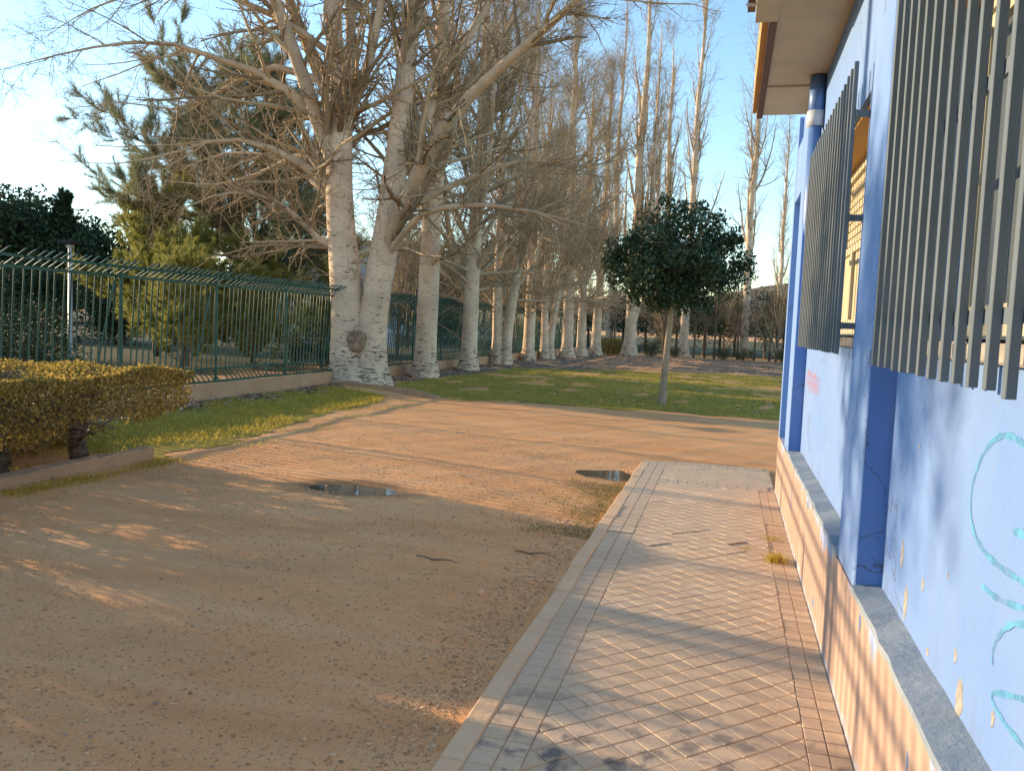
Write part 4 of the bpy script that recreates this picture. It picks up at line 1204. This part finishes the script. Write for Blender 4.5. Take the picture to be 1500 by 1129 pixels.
y3_ = copy_at(y1_, (-14.2, 22.0, 0), 4., .68, 'yellow-green pine bush behind the fence midway to the double poplar', None)
copy_at(y1_, (-16.0, 21.2, 0), 1., .72, 'yellow-green pine bush behind the fence just right of the grey lamp post', None)
copy_at(y1_, (-13.4, 17.6, 0), .4, .52, 'nearest bright pine bush pressed up behind the fence past the hedge end', None)
copy_at(y1_, (-12.6, 19.6, 0), 5.2, .5, 'bright pine bush behind the fence, third along from the hedge end', None)
copy_at(y1_, (-13.0, 25.0, 0), 3., .6, 'pine bush in the fence gap next to the double poplar trunk', None)

# bare brush beyond the fence
def bush(loc, h, n0, lab, mat='twigdark', group='bare shrubs beyond the fence'):
    root = empty('bare_shrub', loc); tag(root, lab, 'shrub', group)
    st = np.array([resample([(0, 0, 0, .07), (0, 0, h * .25, .06), (.1, 0, h * .6, .03)], 6)])
    LP, LR = grow(st[:, :, :3], st[:, :, 3], n0, .05, 1., .6, .25, h * .75, .25, .5, 9, .07, .05, .2, None, .012)
    BP_, BR_ = grow(LP, LR, 10, .15, 1., .7, .25, h * .24, .35, .5, 6, .12, .05, .3, None, .007)
    TP, TR = grow(BP_, BR_, 7, .15, 1., .8, .3, h * .10, .4, .6, 4, .16, .03, .5, None, .005)
    V, F = join([tubes(st[:, :, :3], st[:, :, 3], 7)])
    link('stem', npmesh('stem', V, F, 'brown_bark', True), root)
    finish_twigs(root, [('branches', [(LP, LR, 5), (BP_, BR_, 3), (TP, TR, 3)], mat)])
    return root
b1 = bush((-13.2, 31, 0), 5.2, 18, 'sunlit golden brush behind the fence just right of the double poplar', 'twig')
for i, (x, y, s_, lab) in enumerate([(-12.2, 37, 1.1, 'golden brush behind the fence between the second and third poplars'), (-11.5, 43, 1.15, 'golden brush behind the fence beyond the third poplar'), (-16.5, 40, 1.5, 'taller bare brush far behind the double poplar'), (-11.0, 50, 1.3, 'bare brush beyond the far end of the fence')]):
    copy_at(b1, (x, y, 0), i * 1.3 + 1, s_, lab)
b2_ = bush((2.6, 47, 0), 4.6, 16, 'pale bare shrub beside the blue building corner', 'twig', 'shrubs at the back of the lawn')
for i, (x, y, s_, lab) in enumerate([(4.6, 52, 1.2, 'bare shrub at the far right behind the lawn'), (-.3, 53, .9, 'bare shrub between the two slender poplars at the back'), (-4.0, 52, .8, 'bare shrub behind the trunk of the round evergreen'), (-9.8, 47, 1.0, 'bare shrub at the corner of the fence and back row')]):
    copy_at(b2_, (x, y, 0), i * 1.9, s_, lab, 'shrubs at the back of the lawn')

# dark thicket and thin trees at the back of the lawn
def evergreen(name, loc, h, w, nl, mat, lab, group, size=.22, trunk=.1, lo=.25, nclump=60):
    root = empty(name, loc); tag(root, lab, 'tree' if h > 3 else 'shrub', group)
    trunk_obj('trunk', [[(0, 0, -.05, trunk), (.05, 0, h * .4, trunk * .8), (.05, 0, h * .8, trunk * .3)]], 'brown_bark', root, 10, 8, .2, .05)
    cs = []
    while len(cs) < nclump:
        d = randunit(1)[0] * random.random() ** .4
        cs.append((d[0] * w * .5, d[1] * w * .5, h * (lo + (1 - lo) * .5) + d[2] * h * (1 - lo) * .46))
    cs = np.array(cs); V, F = leafcloud(nl, cs, rng.uniform(.12, .24, nclump) * w, size)
    link('crown', npmesh('crown', V, F, mat), root)
    return root
e1 = evergreen('thicket_tree', (-1.5, 52, 0), 5.0, 2.8, 3200, 'fardark', 'dark leafy thicket tree behind the trunk of the slender poplar', 'dark thicket behind the lawn', .16, .09, .12)
TH = [(-3.4, 55, 1.0, 'dark thicket tree below the left side of the round crown'), (.4, 56, 1.05, 'dark thicket tree below the right side of the round crown'), (2.2, 52, .95, 'dark thicket tree left of the pale bare shrub'), (3.6, 57, 1.05, 'dark thicket tree nearest the blue building corner'), (-5.6, 57, .95, 'dark thicket tree behind the stout split poplar'), (-7.6, 60, 1.1, 'dark thicket tree at the end of the fence row'), (5.2, 60, 1.2, 'dark thicket tree mostly hidden by the building corner'), (-.6, 60, 1.1, 'deeper dark thicket tree between the slender poplars'), (-10.5, 62, 1.1, 'dark thicket tree beyond the fence end'), (8, 55, 1.1, 'dark thicket tree hidden behind the building, nearest its corner'), (11.5, 57, 1.2, 'second dark thicket tree hidden behind the building'), (15, 54, 1.1, 'third dark thicket tree hidden behind the building'), (19, 58, 1.2, 'farthest dark thicket tree hidden behind the building')]
for i, (x, y, s_, lab) in enumerate(TH): copy_at(e1, (x, y, 0), i * 1.1, s_, lab)
def thinrow():
    r = empty('sapling', (-1.9, 47.6, 0)); tag(r, '', 'sapling', 'thin saplings behind the lawn')
    trunk_obj('trunk', [[(0, 0, -.05, .06), (.03, 0, 1.2, .055), (.0, 0, 3.4, .03)]], 'brown_bark', r, 8, 7, .2, .05)
    q = resample([(0, 0, .8, .05), (.03, 0, 1.6, .05), (0, 0, 3.4, .02)], 8)[None]
    LP, LR = grow(q[:, :, :3], q[:, :, 3], 14, .2, 1, .8, .25, 1.0, .3, .5, 6, .1, .06, .3, None, .01)
    BP_, BR_ = grow(LP, LR, 6, .2, 1, .8, .3, .4, .3, .6, 4, .15, .04, .5, None, .007)
    finish_twigs(r, [('branches', [(LP, LR, 4), (BP_, BR_, 3)], 'twigdark')])
    return r
sap = thinrow(); sap['label'] = 'thin dark sapling right of the round tree trunk, leftmost of its line'
for i, (x, y, s_, lab) in enumerate([(-1.3, 47.9, .9, 'second thin dark sapling right of the round tree trunk'), (-.75, 47.4, 1.05, 'third thin dark sapling right of the round tree trunk'), (.55, 48.2, 1., 'thin sapling midway between the slender poplars'), (1.45, 48.0, .95, 'thin sapling just left of the right slender poplar'), (2.3, 48.4, 1.1, 'thin sapling near the blue building corner'), (-3.6, 48.0, 1., 'thin sapling left of the round tree trunk'), (-6.6, 48.4, 1.1, 'thin sapling behind the low back hedge')]):
    copy_at(sap, (x, y, 0), i * 1.7, s_, lab)
# low shrubs and back hedge
ls = evergreen('low_shrub', (-4.2, 46.8, 0), 1.1, 1.7, 1500, 'farmid', 'low green shrub beside the stout split poplar', 'low shrubs behind the lawn', .09, .04, .0, 30)
for i, (x, y, s_, lab) in enumerate([(-.2, 47.2, .75, 'low shrub right of the thin saplings'), (.9, 47.6, .7, 'low shrub left of the right slender poplar foot'), (2.9, 47.5, .8, 'low shrub beside the building corner'), (-2.9, 47.0, .6, 'lowest shrub at the foot of the middle slender poplar')]):
    copy_at(ls, (x, y, 0), i * 2.1, s_, lab)
bh = empty('back_hedge', (-6.7, 46.6, 0)); tag(bh, 'low clipped brown hedge at the far end of the fence row', 'hedge')
P_ = np.column_stack([rng.uniform(-.9, .85, 3200), rng.uniform(-.4, .4, 3200), rng.uniform(.02, .95, 3200)])
T_ = randunit(3200); V, F = quads_from(P_, T_, perp(T_), rng.uniform(.06, .12, 3200), rng.uniform(.04, .07, 3200))
link('foliage', npmesh('foliage', V, F, 'hedge'), bh)
MB().tube([(0, 0, -.05), (.02, 0, .7)], .05, 7).obj('stem', 'brown_bark', bh)
tag_p = empty('wooden_post', (-6.15, 50.5, 0)); tag(tag_p, 'slim pale post standing behind the low back hedge', 'post')
MB().box(-.07, .07, -.07, .07, -.05, 2.7, .01).obj('shaft', 'smooth_bark', tag_p); MB().box(-.09, .09, -.09, .09, 2.7, 2.76, .01).obj('cap', 'smooth_bark', tag_p)

# far trees on the left
fe = evergreen('far_evergreen', (-62, 60, 0), 11.6, 12, 13000, 'fardark', 'dark far evergreen at the left edge, tallest of its group', 'dark far evergreens on the left', .5, .4, .05, 130)
for i, (x, y, s_, lab) in enumerate([(-57, 63, .82, 'dark far evergreen lower and right of the tallest one'), (-70, 66, 1.05, 'dark far evergreen cut by the left edge of the view'), (-50, 66, .62, 'small dark far evergreen left of the young pine'), (-44, 70, .75, 'dark far evergreen behind the young pine'), (-30, 76, .85, 'dark far evergreen behind the large pine, left side'), (-24, 80, .9, 'dark far evergreen behind the large pine, right side'), (-31, 30, .30, 'dark evergreen bush seen through the left fence bars'), (-25, 29, .27, 'dark evergreen bush behind the lamp post'), (-37.5, 33, .34, 'leftmost dark evergreen bush seen through the fence'), (-22, 33, .32, 'dark evergreen bush below the large pine'), (-19, 52, .5, 'dark evergreen bush behind the double poplar'), (-16, 62, .6, 'dark evergreen behind the golden brush')]):
    copy_at(fe, (x, y, 0), i * 1.37 + .4, s_, lab)
fir = pine((-58.0, 60, 0), 11.7, .16, 1.5, 60, 'small pointed fir top rising above the dark far evergreens', 'fardark', 16, .3, .022, .5, lambda t: 1.5 - 1.4 * t, (5, 4), .0, .02, 9)
fir.name = 'fir_tree'

lb = evergreen('low_dark_shrub', (-13.2, 12.6, 0), 1.25, 1.9, 2600, 'fardark', 'low dark shrub behind the fence left of the lamp post, nearest one', 'low dark shrubs behind the fence', .075, .04, .0, 44)
for i, (x, y, s_, lab) in enumerate([(-15.4, 14.4, 1.15, 'low dark shrub behind the fence directly left of the lamp post foot'), (-17.6, 17.4, 1.3, 'low dark shrub behind the lamp post foot'), (-20.5, 19.2, 1.6, 'low dark shrub behind the fence at the left edge, farthest of its row'), (-11.6, 21.6, 1.3, 'low dark shrub behind the fence closest to the double poplar')]):
    copy_at(lb, (x, y, 0), i * 1.3, s_, lab)
# lamp post beyond the fence
lp = empty('lamp_post', (-16.25, 17, 0)); tag(lp, 'grey lamp post with flat square head behind the fence on the left', 'lamp post')
MB().tube([(0, 0, -.05), (0, 0, .5), (0, 0, 3.1)], [.075, .06, .045], 10).obj('pole', 'grey', lp, True)
MB().box(-.20, .20, -.20, .20, 3.10, 3.2, .02).obj('lamp_head', 'tyre', lp); MB().box(-.07, .07, -.07, .07, 3.02, 3.098, .01).obj('neck', 'grey', lp)
# tall pole outside the frame whose shadow crosses the paving
tp = empty('street_pole', (-9.6, 6.5, 0)); tag(tp, 'tall grey pole beyond the fence outside the left edge, its shadow crossing the paving', 'pole')
MB().tube([(0, 0, -.05), (0, 0, 3), (0, 0, 7)], [.075, .068, .055], 12).obj('shaft', 'grey', tp, True); MB().tube([(0, 0, 6.8), (.3, 0, 7.1), (.9, 0, 7.15)], .03, 8).obj('arm', 'grey', tp, True)
# van beyond the fence
vn = empty('parked_van', (-15.6, 30.5, 0), .12); tag(vn, 'pale blue parked van glimpsed through the fence by the double poplar', 'van')
mb = MB(); pr = [(-2.3, .35), (2.3, .35), (2.3, 1.0), (1.75, 1.15), (1.35, 1.95), (1.1, 2.15), (-2.2, 2.2), (-2.3, 2.1)]
mb.add([(x, -.9, z) for x, z in pr] + [(x, .9, z) for x, z in pr], [tuple(range(8)), tuple(range(15, 7, -1))] + [((i + 1) % 8, i, 8 + i, 8 + (i + 1) % 8) for i in range(8)])
bod = mb.obj('body', 'van', vn)
for (x0, x1) in ((-.2, .9), (-1.9, -.35)): MB().box(x0, x1, -.912, -.902, 1.3, 1.95, .003).obj('side_window', 'glass', vn)
for x in (-1.5, 1.5):
    for yv in (-.85, .85):
        w_ = MB().tube([(x, yv - .1, .34), (x, yv + .1, .34)], .34, 18).obj('wheel', 'tyre', vn, True)
# far buildings
def building(loc, w, d, h, mat, lab, cols_, rows):
    b = empty('far_building', loc); tag(b, lab, 'building', 'far buildings beyond the fence')
    MB().box(-w / 2, w / 2, 0, d, -.1, h).obj('wall', mat, b)
    MB().box(-w / 2 - .3, w / 2 + .3, -.3, d + .3, h, h + .35).obj('roof', 'concrete', b)
    for i in range(cols_):
        for j in range(rows):
            x = -w / 2 + (i + .5) * w / cols_; z = 1.2 + j * h / rows
            f_ = MB().box(x - .75, x + .75, -.06, -.005, z, z + 1.5).obj('window', 'cream', b)
            MB().box(x - .65, x + .65, -.075, -.062, z + .1, z + 1.4).obj('pane', 'glass', f_)
building((-37, 72, 0), 13, 9, 8.6, 'farwall', 'grey far apartment block glimpsed left of the double poplar', 4, 3)
building((-62, 86, 0), 16, 9, 6, 'brickfar', 'far brick building glimpsed between the left fence bars', 5, 2)
building((-24.5, 70, 0), 11, 8, 4.6, 'farwall', 'low pale building glimpsed behind the golden brush', 4, 1)
# hills
xs = np.linspace(-700, 700, 90); ys = np.linspace(330, 900, 20); A, B = np.meshgrid(xs, ys)
t = (B - 330) / 570
Hh = (27 + 7 * np.sin(A * .011 + 1) + 4 * np.sin(A * .027) + 3 * np.sin(A * .05 + B * .02)) * np.sin(np.clip(t * 3, 0, PI / 2)) - 2
q = (np.arange(19)[:, None] * 90 + np.arange(89)[None]).ravel()
tag(link('hills', npmesh('hills', np.stack([A.ravel(), B.ravel(), Hh.ravel()], 1), np.stack([q, q + 1, q + 91, q + 90], 1), 'hill', True)), kind='structure')
# trees outside the frame on the left that dapple the near wall
ot = evergreen('broadleaf_tree', (-17.2, 8.1, 0), 6.0, 2.5, 2200, 'leaf', 'leafy tree beyond the fence outside the left edge, dappling the near wall', None, .14, .12, .68, 34)
print('tiles', ntile, len(tl), 'bars', nb)
